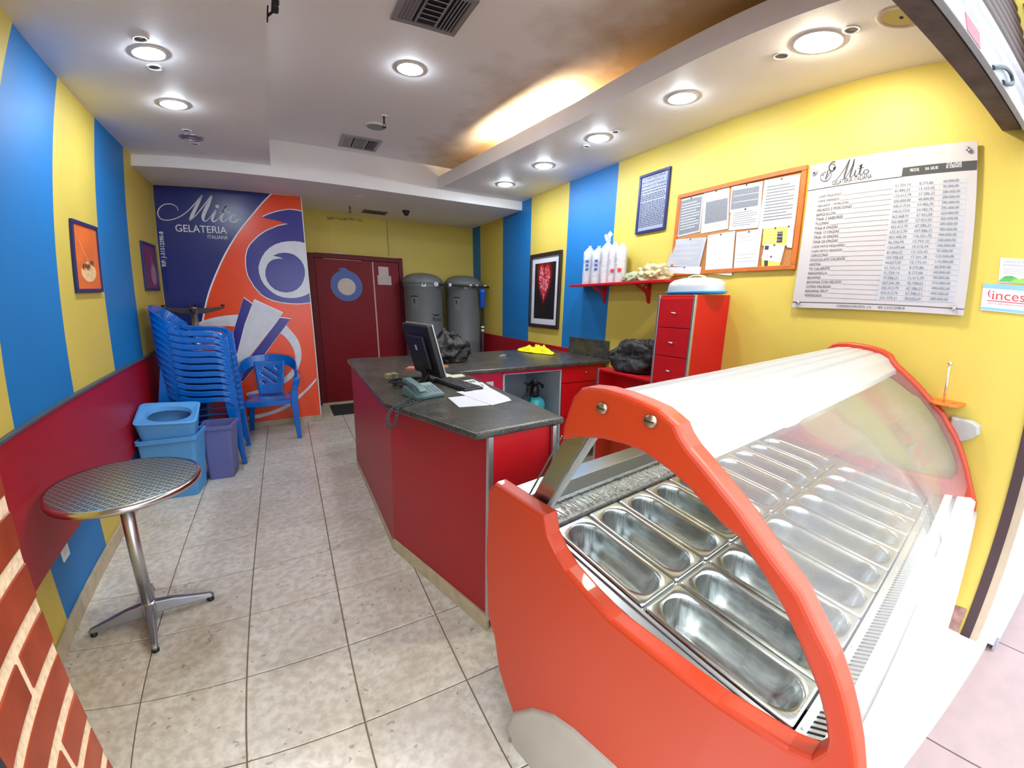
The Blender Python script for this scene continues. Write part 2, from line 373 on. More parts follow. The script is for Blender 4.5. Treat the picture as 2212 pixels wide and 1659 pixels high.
pm.build('plaster_patch', [YEL, pe, plain('bare_plaster', rgb(206, 190, 160), 0.9, var=0.2, scale=40)], wb)
# partition that carries the mural
wm = struct(MB().box(-0.0, 1.352, YM, YB + 0.12, 0, 2.95).build('wall_inner', YEL))
struct(MB().bbox(0.012, 1.356, YM - 0.014, YM, 0, 0.068, 0.003).build('baseboard_inner', BASEB))
bl = MB()
for a in [-1.45 + 0.4 * k for k in range(12)]: bl.bbox(0, 0.016, a + .002, min(a + 0.4, YM), 0, 0.085, 0.003)
struct(bl.build('baseboard_left', BASEB))
# red chair rail panels
ra = MB(); ra.bbox(0, 0.022, -0.25, YM - 0.0, 0.378, 0.985, 0.003); tr = struct(ra.build('trim_1', REDP))
MB().bbox(0, 0.03, -0.25, YM, 0.985, 1.0, 0.003).build('ledge', DARKLEDGE, tr)
rc = MB(); rc.bbox(XR - 0.02, XR, 1.43, YB, 0.3, 1.016, 0.003); struct(rc.build('trim_2', REDP))
# ceiling: recessed field, side soffits, back beam
cs = MB().box(-0.12, XR + 0.15, -1.72, YB + 0.1, HR, HR + 0.1)
ceil = struct(cs.build('ceiling', SOOT))
struct(MB().box(0, 1.08, -1.61, YF, HS, HR).build('soffit_left', CEI))
LE = [(2.654, YF), (2.772, 1.45), (2.888, 0.364), (2.93, -0.836), (2.965, -1.61)]
sr = MB(); sr.prism(LE + [(XR, -1.61), (XR, YF)], HS, HS + 0.03, 'xy', 0)
for a, b in zip(LE[:-1], LE[1:]):
    sr.prism([a, b, (b[0] + .03, b[1]), (a[0] + .03, a[1])], HS + 0.03, 2.775, 'xy', 0)
struct(sr.build('soffit_right', CEI))
struct(MB().box(0, XR, YF, YB, HB, HR).build('ceiling_back', CEI))
# header over the shop front and the wall above
struct(MB().box(0, XR + .6, -1.70, -1.61, 2.30, 3.6).build('wall_front', [DIRTY]))
struct(MB().box(-2.5, XR + 3, -1.69, -1.62, 3.0, 4.2).build('facade', [EXTW]))
struct(MB().box(XR + 0.035, XR + 3.2, -1.98, -1.86, 0, 3.4).build('wall_outside', [EXTW]))
struct(MB().box(XR + 0.035, XR + 3.2, -1.995, -1.98, -0.03, 0.05).build('baseboard_outside', [plain('grey_base', rgb(150, 150, 165), 0.6)]))
# pavement slabs outside
pv = struct(MB().box(-6, 10, -9, -1.93, -0.12, -0.032).build('pavement', GROUT))
for i in range(-2, 8):
    for j in range(5):
        x0, y1 = i * 0.9 + 0.25, -1.94 - j * 0.6
        MB().bbox(x0 + .003, x0 + 0.897, y1 - 0.597, y1, -0.05, -0.025, 0.003).build('slab', PAVE, pv)
MB().box(-6, 10, -9, -5.0, -0.05, -0.026).build('far_paving', PAVE, pv)
# threshold: added slab, its white standing in for the sun-bleached look of the entrance floor
struct(MB().bbox(0.735, XR + 0.03, -1.95, -1.62, -0.1, 0.006, 0.003).build('trim_3', plain('sunlit_threshold_white', rgb(236, 232, 228), 0.4, var=0.03)))
# brick pillar at the left of the front
bp = struct(MB().box(-0.12, 0.722, -1.715, -1.458, 0, 3.0, 0).build('pillar_front', [MORTAR]))
bmz = {}
k = 0; z = 0.835 - 0.073 * 11
while z < 2.86:
    ed = [-1.458, -1.575, -1.715] if k % 2 == 0 else [-1.458, -1.707]
    if k % 2 == 0: ed = [-1.458, -1.575, -1.715]
    for a, b in zip(ed[:-1], ed[1:]):
        key = round(a - b, 3)
        h0, h1 = max(z + 0.0112, 0.0), z + 0.064
        if key not in bmz:
            m = MB().bbox(-0.02, 0.0028, -(a - b) + (0.016 if b > -1.71 else 0), -0.0, 0, 0.0505, 0.0012)
            ob = m.build('brick', BRICK, bp); bmz[key] = ob.data
        else:
            ob = bpy.data.objects.new('brick', bmz[key]); COL.objects.link(ob); ob.parent = bp
        ob.location = (0.722 + random.uniform(-0.0008, 0.0008), a, h0)
    z += 0.073; k += 1
# shutter guides
struct(MB().box(0.66, 0.73, -1.80, -1.716, 0, 2.9).build('shutter_guide', DKMET))
g2 = struct(MB().box(XR - 0.012, XR + 0.035, -1.862, -1.815, 0, 2.9).build('shutter_guide', plain('dark_channel', rgb(58, 36, 40), 0.6)))
MB().box(XR - 0.008, XR + 0.036, -1.90, -1.863, 0, 2.9).build('edge_strip', plain('tan_strip', rgb(176, 158, 136), 0.6), g2)
# bare patch at the foot of the right wall
q = MB(); pp = [(-1.80, 0.0), (-1.802, 0.14), (-1.74, 0.135), (-1.70, 0.19), (-1.64, 0.17), (-1.60, 0.20), (-1.55, 0.15), (-1.5, 0.1), (-1.48, 0.0)]
q.prism(pp, XR - 0.004, XR, 'yz'); q.build('bare_render_patch', plain('bare_render', rgb(158, 122, 112), 0.9, var=0.35, scale=28, bump=0.7, bscale=50), wr)

# rolled steel shutter hanging in the opening
sh = tag(empty('roller_shutter', (2.2, -1.76, 2.2)), 'half rolled steel shutter above the shop front with pale bottom bar', 'shutter')
def place(o, par):   # put a part built in world coordinates under an empty that is not at the origin
    o.parent = par; o.matrix_parent_inverse = Matrix.LocRotScale(par.location, par.rotation_euler, None).inverted(); return o
place(MB().bbox(0.72, XR - 0.01, -1.785, -1.76, 2.20, 2.27, 0.003).build('bottom_bar', plain('pale_bar', rgb(150, 158, 166), 0.5, var=0.08)), sh)
zz = 2.272; n = 0; mt = {}
while zz < 2.95:
    hh = 0.035 if n == 0 else (0.085 if n in (1, 2) else 0.062); mat = SHUTG if n < 3 else SHUTB
    key = (hh, mat.name)
    if key not in mt:
        m = MB(); prof = [(-1.768, 0), (-1.779, hh * .25), (-1.783, hh * .5), (-1.779, hh * .75), (-1.770, hh * .94), (-1.760, hh * .94), (-1.760, 0)]
        m.prism(prof, 0.73, XR - 0.014, 'yz'); o = m.build('slat', mat); mt[key] = o.data
    else:
        o = bpy.data.objects.new('slat', mt[key]); COL.objects.link(o)
    o.location = (0, 0, zz); o.parent = sh; o.matrix_parent_inverse = Matrix.Translation(sh.location).inverted()
    zz += hh; n += 1
stk = MB().prism([(2.50, 2.262), (2.635, 2.262), (2.615, 2.205), (2.49, 2.205)], -1.787, -1.785, 'xz'); place(stk.build('sticker', PINK), sh)
lp = [(2.755, -1.787, 2.205), (2.80, -1.795, 2.225), (2.90, -1.80, 2.26), (2.99, -1.80, 2.275), (3.005, -1.80, 2.25), (2.95, -1.795, 2.225), (2.89, -1.787, 2.21)]
place(MB().tube(smoothpath(lp, 5), 0.008).build('pull_loop', plain('dark_rubber', rgb(60, 70, 76), 0.6)), sh)

# ---------------------------------------------------------------- ceiling fittings
def downlight(x, y, z, label, on=1.0, warm=False, r=0.075):
    t = tag(empty('downlight', (x, y, z)), label, 'ceiling light', 'recessed ceiling lights')
    MB().lathe([(r + .012, 0.0), (r + .012, -.005), (r, -.007), (r - .008, -.003), (r - .008, 0.0)], 28).build('trim_ring', WHITEP if on else CHROME, t)
    if on:
        MB().lathe([(r - .010, -.001), (r - .013, -.010), (r - .03, -.017), (0.001, -.020)], 28).build('lamp_lens', emit('lamp_warm', (1.0, 0.93, 0.74, 1), 200) if warm else emit('lamp_cool', (0.80, 0.89, 1.0, 1), 205), t)
    else:
        MB().lathe([(r - .010, 0.0), (r - .030, -.001), (0.02, -.003)], 28).build('lamp_lens', plain('dull_reflector', rgb(170, 168, 172), 0.3, 0.7, var=0.4, scale=60), t)
    return t
downlight(0.54, 0.545, HS, 'lit round downlight in left soffit nearest the shop front')
downlight(0.543, 1.27, HS, 'lit round downlight in left soffit, the farther of the two lit ones')
downlight(0.546, 1.968, HS, 'unlit round downlight with dull reflector in the left soffit', 0)
downlight(1.88, 0.739, HR, 'lit round downlight alone in the recessed ceiling field')
downlight(3.2, -0.98, HS, 'large warm glowing downlight above the price board', 1, True, 0.1)
downlight(3.2, -0.205, HS, 'lit downlight in right soffit, second from the shop front')
downlight(3.2, 0.539, HS, 'lit downlight in right soffit above the framed notice, third from the front')
downlight(3.2, 1.277, HS, 'lit downlight in right soffit, fourth from the front above the blue stripe')
downlight(3.182, 1.985, HS, 'lit downlight in right soffit, the farthest, beside the back beam')
def spot(x, y, z, label, r=0.028):
    t = tag(empty('spot_socket', (x, y, z)), label, 'ceiling spot', 'small spot sockets')
    MB().lathe([(r + .012, 0), (r + .012, -.004), (r, -.005), (r, 0.0)], 20).build('ring', WHITEP, t)
    MB().lathe([(r, -.001), (0.001, -.002)], 20).build('socket', plain('spot_grey', rgb(92, 90, 92), 0.5), t)
spot(0.53, 0.39, HS, 'small dead spot just in front of the first left downlight')
spot(0.535, 0.722, HS, 'small dead spot just behind the first left downlight')
spot(0.539, 1.803, HS, 'small dead spot in front of the unlit left downlight', 0.022)
spot(0.548, 2.135, HS, 'small dead spot behind the unlit left downlight', 0.022)
spot(3.203, -0.794, HS, 'small grey spot behind the large warm downlight')
spot(3.19, -1.138, HS, 'small grey spot between warm downlight and shutter')
spot(3.227, 0.718, HS, 'small dark spot behind the third right downlight', 0.02)
spot(3.224, 0.385, HS, 'small dark spot in front of the third right downlight', 0.02)
spot(3.211, 1.832, HS, 'tiny dark spot beside the farthest right downlight', 0.014)
pc = tag(empty('blanked_light_hole', (3.20, -1.35, HS)), 'round yellowed patch covering an old light hole next to the shutter', 'ceiling patch')
MB().lathe([(0.105, 0), (0.10, -.004), (0.078, -.004), (0.076, 0)], 28).build('rim', plain('aged_rim', rgb(196, 180, 160), 0.8, var=0.2), pc)
MB().lathe([(0.078, -.002), (0.001, -.003)], 28).build('disc', plain('yellowed_disc', rgb(196, 180, 110), 0.8, var=0.08), pc)
MB().lathe([(0.010, -.003), (0.008, -.008), (.001, -.008)], 10).build('screw', DKMET, pc)
# cove lamp: a warm fluorescent tube lying behind the lip of the right soffit
ct = tag(empty('cove_lamp', (2.80, 0.95, 2.70)), 'warm fluorescent tube hidden behind the lip of the right soffit', 'cove lamp')
p0, p1 = Vector((2.835, 1.42, 2.75)), Vector((2.925, 0.58, 2.75))
place(MB().tube([p0, p1], 0.013, 12).build('lamp_tube', emit('cove_tube', (1.0, 0.80, 0.50, 1), 650)), ct)
place(MB().tube([p0 + Vector((0, 0, -.03)), p1 + Vector((0, 0, -.03))], 0.018, 6).build('batten', WHITEP), ct)
# air diffusers in the recessed ceiling
def diffuser(x0, x1, y0, y1, label):
    cx, cy = (x0 + x1) / 2, (y0 + y1) / 2; t = tag(empty('air_diffuser', (cx, cy, HR)), label, 'air vent', 'ceiling air diffusers')
    w, d = (x1 - x0) / 2, (y1 - y0) / 2; MG = plain('vent_metal', rgb(150, 146, 150), 0.4, 0.3)
    f = MB(); e = .028
    f.bbox(-w, w, -d, -d + e, -.012, 0, .002).bbox(-w, w, d - e, d, -.012, 0, .002).bbox(-w, -w + e, -d + e, d - e, -.012, 0, .002).bbox(w - e, w, -d + e, d - e, -.012, 0, .002)
    f.bbox(-w * .34, -w * .34 + .012, -d + e, d - e, -.010, -.001, .001).bbox(w * .34 - .012, w * .34, -d + e, d - e, -.010, -.001, .001)
    f.build('frame', MG, t)
    MB().box(-w + e, w - e, -d + e, d - e, -.0015, -.0005).build('cavity', plain('vent_dark', rgb(34, 34, 44), 0.8), t)
    for k in range(6):
        y = -d + e + .02 + k * (2 * d - 2 * e - .03) / 6
        M = Matrix.Translation((0, y, -.006)) @ Matrix.Rotation(0.7, 4, 'X')
        MB().box(-w * .34 + .012, w * .34 - .012, -.017, .017, -.0008, .0008, 0, M).build('louvre', plain('pale_louvre', rgb(222, 220, 220), 0.5), t)
    for s_ in (-1, 1):
        for k in range(4):
            x = s_ * (w * .34 + .014 + k * (w * .66 - e - .014) / 4 + .008)
            M = Matrix.Translation((x, 0, -.006)) @ Matrix.Rotation(-.6 * s_, 4, 'Y')
            MB().box(-.009, .009, -d + e, d - e, -.0008, .0008, 0, M).build('louvre', MG, t)
diffuser(1.65, 1.99, -0.06, 0.275, 'square four-way air diffuser near the front, cut by the top of the photo')
diffuser(1.655, 1.99, 2.10, 2.43, 'square air diffuser in the recessed ceiling next to the back beam')
sp = tag(empty('ceiling_speaker', (1.875, 1.783, HR)), 'round perforated white ceiling speaker in front of the far diffuser', 'speaker')
MB().lathe([(0.085, 0), (0.085, -.008), (0.075, -.014), (0.072, -.010)], 32).build('rim', WHITEP, sp)
MB().lathe([(0.073, -.010), (0.04, -.014), (0.001, -.015)], 32).build('grille', plain('speaker_mesh', rgb(150, 150, 152), 0.6, var=0.35, scale=260), sp)
def sprinkler(x, y, z, label, dark=True):
    t = tag(empty('sprinkler', (x, y, z)), label, 'sprinkler'); m = DKMET
    MB().lathe([(0.03, 0), (0.028, -.006), (0.012, -.008)], 16).build('escutcheon', WHITEP, t)
    b = MB().tube([(0, 0, 0), (0, 0, -.055)], .007, 8).tube([(0, 0, -.055), (.012, 0, -.066), (0, 0, -.08)], .003, 6).tube([(0, 0, -.055), (-.012, 0, -.066), (0, 0, -.08)], .003, 6)
    b.build('pipe', m, t); MB().lathe([(0.001, -.08), (.018, -.081), (.018, -.083), (.001, -.084)], 12).build('deflector', m, t)
sprinkler(1.89, 1.543, HR, 'dark pendant sprinkler beside the round ceiling speaker')
sprinkler(1.873, 3.507, HB, 'small dark pendant sprinkler in the lower back ceiling above the door')
dc = tag(empty('dome_camera', (2.519, 3.417, HB)), 'small dark dome camera on the lower back ceiling', 'camera')
MB().lathe([(0.045, 0), (0.045, -.02), (0.036, -.024)], 24).build('base', DKMET, dc)
MB().lathe([(0.036, -.022), (0.033, -.04), (0.02, -.056), (0.001, -.062)], 24).build('dome', plain('smoked_dome', rgb(60, 30, 30), 0.15), dc)
bv = tag(empty('back_vent', (2.22, 3.75, HB)), 'small damaged rectangular vent in the lower back ceiling', 'air vent')
f = MB().bbox(-.16, .13, -.10, -.08, -.012, 0, .002).bbox(-.16, .13, .08, .10, -.012, 0, .002).bbox(-.16, -.14, -.08, .08, -.012, 0, .002).bbox(.11, .13, -.08, .08, -.012, 0, .002); f.build('frame', plain('soiled_frame', rgb(120, 108, 84), 0.8, var=0.4, scale=40), bv)
for k in range(4): MB().box(-.14, .11, -.06 + k * .035, -.045 + k * .035, -.01, -.004).build('louvre', DKMET, bv)
for i, (x, y, s_) in enumerate([(1.892, 2.993, 'left'), (2.379, 2.939, 'middle'), (2.857, 2.943, 'right')]):
    t = MB().lathe([(0.04, -.0), (0.038, -.003), (0.001, -.004)], 20).build('blanking_disc', CEI); t.location = (x, y, HB)
    tag(t, 'small round blank cover on the lower back ceiling, %s of three in a row' % s_, 'ceiling cover', 'blank covers on the back ceiling')
sc = tag(empty('security_camera', (1.08, 0.12, 2.705)), 'small black security camera fixed to the edge of the left soffit', 'camera')
MB().bbox(.001, .008, -.012, .012, -.045, .02, .002).build('bracket', BLACK, sc)
MB().tube([(.006, 0, -.02), (.02, -.01, -.01), (.03, -.02, .0)], .006).build('arm', BLACK, sc)
MB().bbox(.018, .05, -.075, -.01, -.015, .022, .008).build('camera_body', BLACK, sc)
# ================================================================ GELATO CASE
FZ = tag(empty('gelato_display_case', (1.77, -1.127, 0), 0.175), 'curved glass gelato display case with orange-red ends and white metal top', 'display case')
OFF = -0.12; LEN = 1.80
RIM = [(0.1546, 0.9052), (0.0326, 0.9026), (-0.0764, 0.9025), (-0.0895, 0.8531), (-0.1246, 0.8161), (-0.1686, 0.7863), (-0.2422, 0.7622), (-0.3261, 0.7412), (-0.4766, 0.7358), (-0.5908, 0.7302), (-0.6772, 0.7337), (-0.7344, 0.7352), (-0.7806, 0.7454)]
OUT = [(0.1859, 0.8761), (0.199, 0.6374), (0.1853, 0.414), (0.1461, 0.3545), (0.1176, 0.2416), (0.0326, 0.1296)]
AO_ = [(-0.1448, 1.1739), (-0.146, 1.1892), (-0.1638, 1.2456), (-0.1774, 1.2807), (-0.2018, 1.3076), (-0.2267, 1.3165), (-0.2708, 1.3204), (-0.3255, 1.3172), (-0.3675, 1.3108), (-0.4105, 1.3018), (-0.4328, 1.2907), (-0.452, 1.279), (-0.4627, 1.2599), (-0.4803, 1.2398), (-0.5094, 1.2167), (-0.5445, 1.1871), (-0.578, 1.1589), (-0.6115, 1.1259), (-0.6491, 1.09), (-0.6923, 1.0522), (-0.727, 1.0031), (-0.7587, 0.963), (-0.7878, 0.9157), (-0.8146, 0.8642), (-0.8384, 0.8148), (-0.863, 0.7571)]
AI_ = [(-0.1986, 1.1798), (-0.274, 1.1976), (-0.3356, 1.2031), (-0.3793, 1.201), (-0.4124, 1.1908), (-0.4476, 1.1789), (-0.485, 1.1604), (-0.521, 1.1362), (-0.5552, 1.1133), (-0.5831, 1.1046), (-0.6294, 1.057), (-0.6722, 1.0091), (-0.7165, 0.945), (-0.7482, 0.8968), (-0.7748, 0.8462), (-0.7876, 0.8122), (-0.7901, 0.7868)]
def shift(P, d):   # move a line sideways
    out = []
    for i, p in enumerate(P):
        a = P[max(i - 1, 0)]; b = P[min(i + 1, len(P) - 1)]; L = math.hypot(b[0] - a[0], b[1] - a[1]) or 1
        out.append((p[0] - (b[1] - a[1]) / L * d, p[1] + (b[0] - a[0]) / L * d))
    return out
AO = shift(AO_, 0.012); AI = shift(AI_, -0.010)
FT = [(0.0815, -0.0278), (0.0616, 0.0524), (0.0228, 0.1349), (-0.0674, 0.2355), (-0.1563, 0.2945), (-0.2304, 0.3175), (-0.2993, 0.3251), (-0.3759, 0.3307)]
# outline of the end panel in (front distance, height)
outer = [(-y, z) for y, z in AO]
lowfront = [(0.893, 0.66), (0.90, 0.50), (0.905, 0.34), (0.90, 0.14), (0.88, 0.12), (0.6, 0.12), (0.3, 0.13), (0.02, 0.14)]
backlow = [(-y, z) for y, z in OUT][::-1]
rim = [(-y, z) for y, z in RIM]
ai = [(-y, z) for y, z in AI]
outline = outer + lowfront + backlow + rim + [p for p in ai[::-1]][0:]
# one closed line: up over the arch, down the front, round the back, along the body rim, back up the inner arch
def endpanel(x, parent, name):
    vs, fs = plate([outline], 0.016, 0.012, 2)
    M = Matrix(((0, 0, 1, x), (-1, 0, 0, 0), (0, 1, 0, 0), (0, 0, 0, 1)))
    m = MB(); m.add([tuple(M @ Vector(v)) for v in vs], fs); return m.build(name, ORANGE, parent)
endpanel(OFF + 0.028, FZ, 'end_panel'); endpanel(OFF + LEN + 0.09, FZ, 'end_panel')
foot = [(-y, z) for y, z in FT]
foot = [(-0.02, 0.0), (-0.055, 0.05)] + foot[2:] + [(0.60, 0.30), (0.72, 0.20), (0.78, 0.10), (0.78, 0.0)]
for x0 in (OFF - 0.002, OFF + LEN - 0.04):
    vs, fs = plate([foot], 0.055, 0.014, 3); M = Matrix(((0, 0, 1, x0 + 0.062), (-1, 0, 0, 0), (0, 1, 0, 0), (0, 0, 0, 1)))
    MB().add([tuple(M @ Vector(v)) for v in vs], fs).build('foot', GREYFOOT, FZ)
X0, X1 = OFF + 0.056, OFF + LEN + 0.062      # inside faces of the two ends
def arch_at(h):   # outer arch height at front distance h
    for a, b in zip(outer[4:-1], outer[5:]):
        if a[0] <= h <= b[0]: return a[1] + (b[1] - a[1]) * (h - a[0]) / max(b[0] - a[0], 1e-6)
    return outer[4][1]
# canopy: ribbed aluminium top between the ends
cp = []
hs = [0.215 + i * (0.478 - 0.215) / 60 for i in range(61)]
for i, h in enumerate(hs):
    g = 0.006 if i in (8, 17, 19, 28, 38, 40) else 0
    cp.append((-h, arch_at(h) - 0.010 - g))
bot = [(-0.483, arch_at(.48) - .028), (-0.470, arch_at(.48) - .036), (-0.215, 1.235)]
WALU = plain('white_aluminium', rgb(190, 190, 192), 0.35, 0.3, var=0.02)
MB().prism(cp + bot, X0, X1, 'yz').build('canopy', WALU, FZ)
# curved front glass
gp = [(h, z) for h, z in outer if h > 0.478]; gp = [(0.474, arch_at(0.474) - .012)] + gp
gp = [p for p in gp if p[1] > 0.745]
gs = smoothpath(gp, 6); m = MB(); vs = []
for h, z in gs: vs += [(X0 + .002, -h + 0.004, z - 0.002), (X1 - .002, -h + 0.004, z - 0.002)]
m.add(vs, [(2 * i, 2 * i + 1, 2 * i + 3, 2 * i + 2) for i in range(len(gs) - 1)], 0, True); gl = m.build('front_glass', GLASSC, FZ)
s_ = gl.modifiers.new('t', 'SOLIDIFY'); s_.thickness = 0.006
# side glass behind each arch
GE = [(0.0703, 0.8665), (-0.0885, 1.1381)]
side = [(-GE[0][0], GE[0][1]), (-GE[1][0], GE[1][1] + .01)] + [(h + .01, z + .012) for h, z in ai[1:-1:2]] + [(0.5, 0.70), (0.2, 0.76)]
for x in (X0 + 0.004, X1 - 0.010):
    MB().prism([(-h, z) for h, z in side], x, x + 0.005, 'yz').build('side_glass', GLASS, FZ)
    MB().tube([(x, GE[0][0], GE[0][1]), (x, GE[1][0], GE[1][1])], 0.0025, 6).build('glass_edge', plain('glass_edge_dark', rgb(70, 84, 84), 0.3), FZ)
# stainless struts that carry the canopy
SR = [(0.0628, 0.8571), (0.0004, 0.8534), (-0.1896, 1.1542), (-0.1179, 1.1394)]
SE = [(-0.0039, 0.8523), (-0.0261, 0.8777), (-0.2167, 1.1586), (-0.2017, 1.1579)]
for x, w in ((X0 + 0.012, .014), (X1 - 0.04, .014)):
    MB().prism([(SR[0][0], SR[0][1]), (SR[1][0], SR[1][1]), (SR[2][0], SR[2][1] + .04), (SR[3][0], SR[3][1] + .04)], x, x + w, 'yz').build('strut', STEEL, FZ)
    MB().prism([(SE[0][0], SE[0][1]), (SE[1][0], SE[1][1]), (SE[2][0], SE[2][1] + .04), (SE[3][0], SE[3][1] + .04)], x + .002, x + w + .008, 'yz').build('strut_edge', WALU, FZ)
# rear work deck, dark gasket and bristled seal
MB().bbox(X0, X1, 0.118, 0.205, 0.83, 0.852, 0.004).build('rear_deck', STEEL, FZ)
MB().prism([(0.120, 0.852), (0.124, 0.846), (0.082, 0.828), (0.078, 0.832)], X0, X1, 'yz').build('gasket', plain('dark_gasket', rgb(46, 48, 54), 0.5), FZ)
MB().prism([(0.084, 0.826), (0.084, 0.78), (0.200, 0.78), (0.200, 0.826)], X0, X1, 'yz').build('deck_lip', STEEL, FZ)
# liner pieces around the pans: pan plane tilts to the front
TAU = 0.153; PB, PC = 0.340, 0.380; Z0 = 0.784; PW = 0.165; NP = 10
ct_, st_ = math.cos(TAU), math.sin(TAU)
def onpl(x, d, up=0.0): return (x, -(d * ct_) - up * 0 - up * st_, Z0 - d * st_ + up * ct_)
def plbox(x0, x1, d0, d1, u0, u1): return [onpl(x, d, u) for u in (u0, u1) for d in (d0, d1) for x in (x0, x1)]
BF = [(0, 2, 3, 1), (4, 5, 7, 6), (0, 1, 5, 4), (2, 6, 7, 3), (0, 4, 6, 2), (1, 3, 7, 5)]
random.seed(3)
MB().prism([(0.086, 0.806), (0.008, 0.792), (0.008, 0.770), (0.086, 0.770)], X0, X1, 'yz').build('seal_strip', plain('seal_foil', rgb(130, 126, 124), 0.4, 0.3, var=0.5, scale=90), FZ)
bri = MB(); x = X0 + .004
while x < X1 - .01:
    w = random.uniform(.003, .009); y0 = random.uniform(.070, .082); y1 = random.uniform(.010, .034); u = random.uniform(.003, .010); sk = random.uniform(-.010, .010)
    bri.add([(x, y0, .8075), (x + w, y0, .8075), (x + w + sk, y1, .797 + u), (x + sk, y1, .794 + u * .4)], [(0, 1, 2, 3)]); x += w * .7
o = bri.build('torn_foil', plain('torn_foil', rgb(214, 208, 204), 0.3, 0.5, var=0.6, scale=150), FZ); o['kind'] = 'stuff'
DF = PB + PC
MB().add(plbox(X0, -0.004, -0.004, DF, -0.20, -0.012), BF).build('liner', STEEL, FZ)
MB().add(plbox(NP * PW + .004, X1, -0.004, DF, -0.20, 0.0), BF).build('liner', STEEL, FZ)
LEDGE = plain('steel_ledge', rgb(186, 188, 192), 0.3, 0.9)
for u, d0, d1 in ((0.0, -0.014, -0.004), (-0.006, -0.032, -0.016), (0.008, -0.058, -0.036)):
    MB().add(plbox(d0, d1, 0.0, DF + .03, u - .01, u), BF).build('side_rail', LEDGE, FZ)
# pan divider between the rows, front grille with fins, and front trim
MB().add(plbox(0, NP * PW, PB - .006, PB + .006, -.03, -.006), BF).build('cross_rail', STEEL, FZ)
# front well: perforated plate, corrugated air grille, then the white front ledge
zf = onpl(0, DF)[2]
MB().add(plbox(X0, X1, DF + .002, DF + .022, -0.02, 0.0), BF).build('front_plate', ALU, FZ)
for k in range(10):
    MB().lathe([(0.0045, 0), (0.0035, .003), (0.0005, .004)], 8, Matrix.Translation(onpl(0.02 + k * .17, DF + .012, 0)) ).build('rivet', WALU, FZ)
gr = MB(); x = X0 + .003; B0, B1 = -.732, -.772
while x < X1 - .02:
    gr.add([(x, B0, zf - .008), (x + .010, B0, zf - .008), (x + .014, B1, zf + .004), (x + .004, B1, zf + .004), (x, B0, zf - .022), (x + .010, B0, zf - .022), (x + .014, B1, zf - .012), (x + .004, B1, zf - .012)],
           [(0, 1, 2, 3), (4, 7, 6, 5), (0, 4, 5, 1), (2, 6, 7, 3), (0, 3, 7, 4), (1, 5, 6, 2)]); x += .018
o = gr.build('air_grille', ALU, FZ); o['kind'] = 'stuff'
WF = plain('white_enamel', rgb(240, 240, 242), 0.3, var=0.01)
def rail(name, pts, mat): return MB().prism([(-h, z) for h, z in pts], X0, X1, 'yz').build(name, mat, FZ)
rail('front_well', [(.728, zf - .03), (.775, zf - .03), (.775, zf - .05), (.728, zf - .05)], plain('well_dark', rgb(96, 92, 92), 0.5))
rail('ledge_rail', [(.768, zf + .008), (.800, zf + .012), (.800, zf - .04), (.768, zf - .04)], WF)
rail('ledge_groove', [(.800, zf - .001), (.818, zf), (.818, zf - .04), (.800, zf - .04)], plain('groove_grey', rgb(150, 150, 156), 0.5))
rail('front_ledge', [(.818, zf + .014), (.872, zf + .024), (.896, zf + .010), (.896, zf - .05), (.818, zf - .05)], WF)
rail('front_bumper', [(.88, 0.640), (.910, 0.640), (.916, 0.625), (.916, 0.575), (.905, 0.56), (.88, 0.56)], WALU)
rail('front_panel', [(.88, 0.56), (.905, 0.56), (.915, 0.36), (.912, 0.09), (.90, 0.06), (.88, 0.06)], WF)
MB().prism([(0.165, 0.83), (0.16, 0.30), (0.11, 0.10), (0.10, 0.10), (0.15, 0.30), (0.15, 0.83)], X0, X1, 'yz').build('rear_panel', STEEL, FZ)
MB().box(X0, X1, -0.86, 0.05, 0.06, 0.09).build('base_tray', STEEL, FZ)
# slotted screws in the end of the canopy
for u in [(-0.276, 1.2741), (-0.3988, 1.274)]:
    s = empty('screw'); s.parent = FZ; s.location = (OFF - 0.001, u[0], u[1]); s.rotation_euler = (0, -PI / 2, 0)
    MB().lathe([(0.0145, 0.0), (0.0145, 0.005), (0.012, 0.008), (0.0005, 0.009)], 20).build('screw_head', SCREW, s)
    MB().box(-.0012, .0012, -.011, .011, .0086, .0096).build('slot', DKMET, s)

# gelato pans: each lifts out
def pan_mesh(w, d, depth=0.115, name='gelato_pan'):
    # rim rectangle -> stadium opening -> tapering wall -> floor
    def stadium(inset, sq, n=10):
        W2, D2 = w / 2 - inset, d / 2 - inset; r = min(W2 * sq, W2); pts = []
        for cx, cy, a0 in ((W2 - r, D2 - r, 0), (-W2 + r, D2 - r, 1), (-W2 + r, -D2 + r, 2), (W2 - r, -D2 + r, 3)):
            for k in range(n + 1):
                a = a0 * PI / 2 + k / n * PI / 2; pts.append((cx + r * math.cos(a), cy + r * math.sin(a)))
        return pts
    rings = [(stadium(0.0015, .10), -.004), (stadium(0.0015, .10), 0.0015), (stadium(0.0045, .16), 0.0035), (stadium(0.012, .55), 0.002), (stadium(0.015, .94), 0.0015),
             (stadium(0.0175, .97), -.003), (stadium(0.019, .98), -.03), (stadium(0.026, .98), -depth * .72), (stadium(0.031, .98), -depth * .9), (stadium(0.045, .98), -depth)]
    vs = []; fs = []; n = len(rings[0][0])
    for R, z in rings: vs += [(x, y, z) for x, y in R]
    for j in range(len(rings) - 1):
        for i in range(n): fs.append((j * n + i, j * n + (i + 1) % n, (j + 1) * n + (i + 1) % n, (j + 1) * n + i))
    fs.append(tuple((len(rings) - 1) * n + i for i in range(n)))
    m = MB(); m.add(vs, fs, 0, True); return m
PANST = plain('pan_steel', rgb(190, 192, 194), 0.17, 1.0, var=0.05, scale=12)
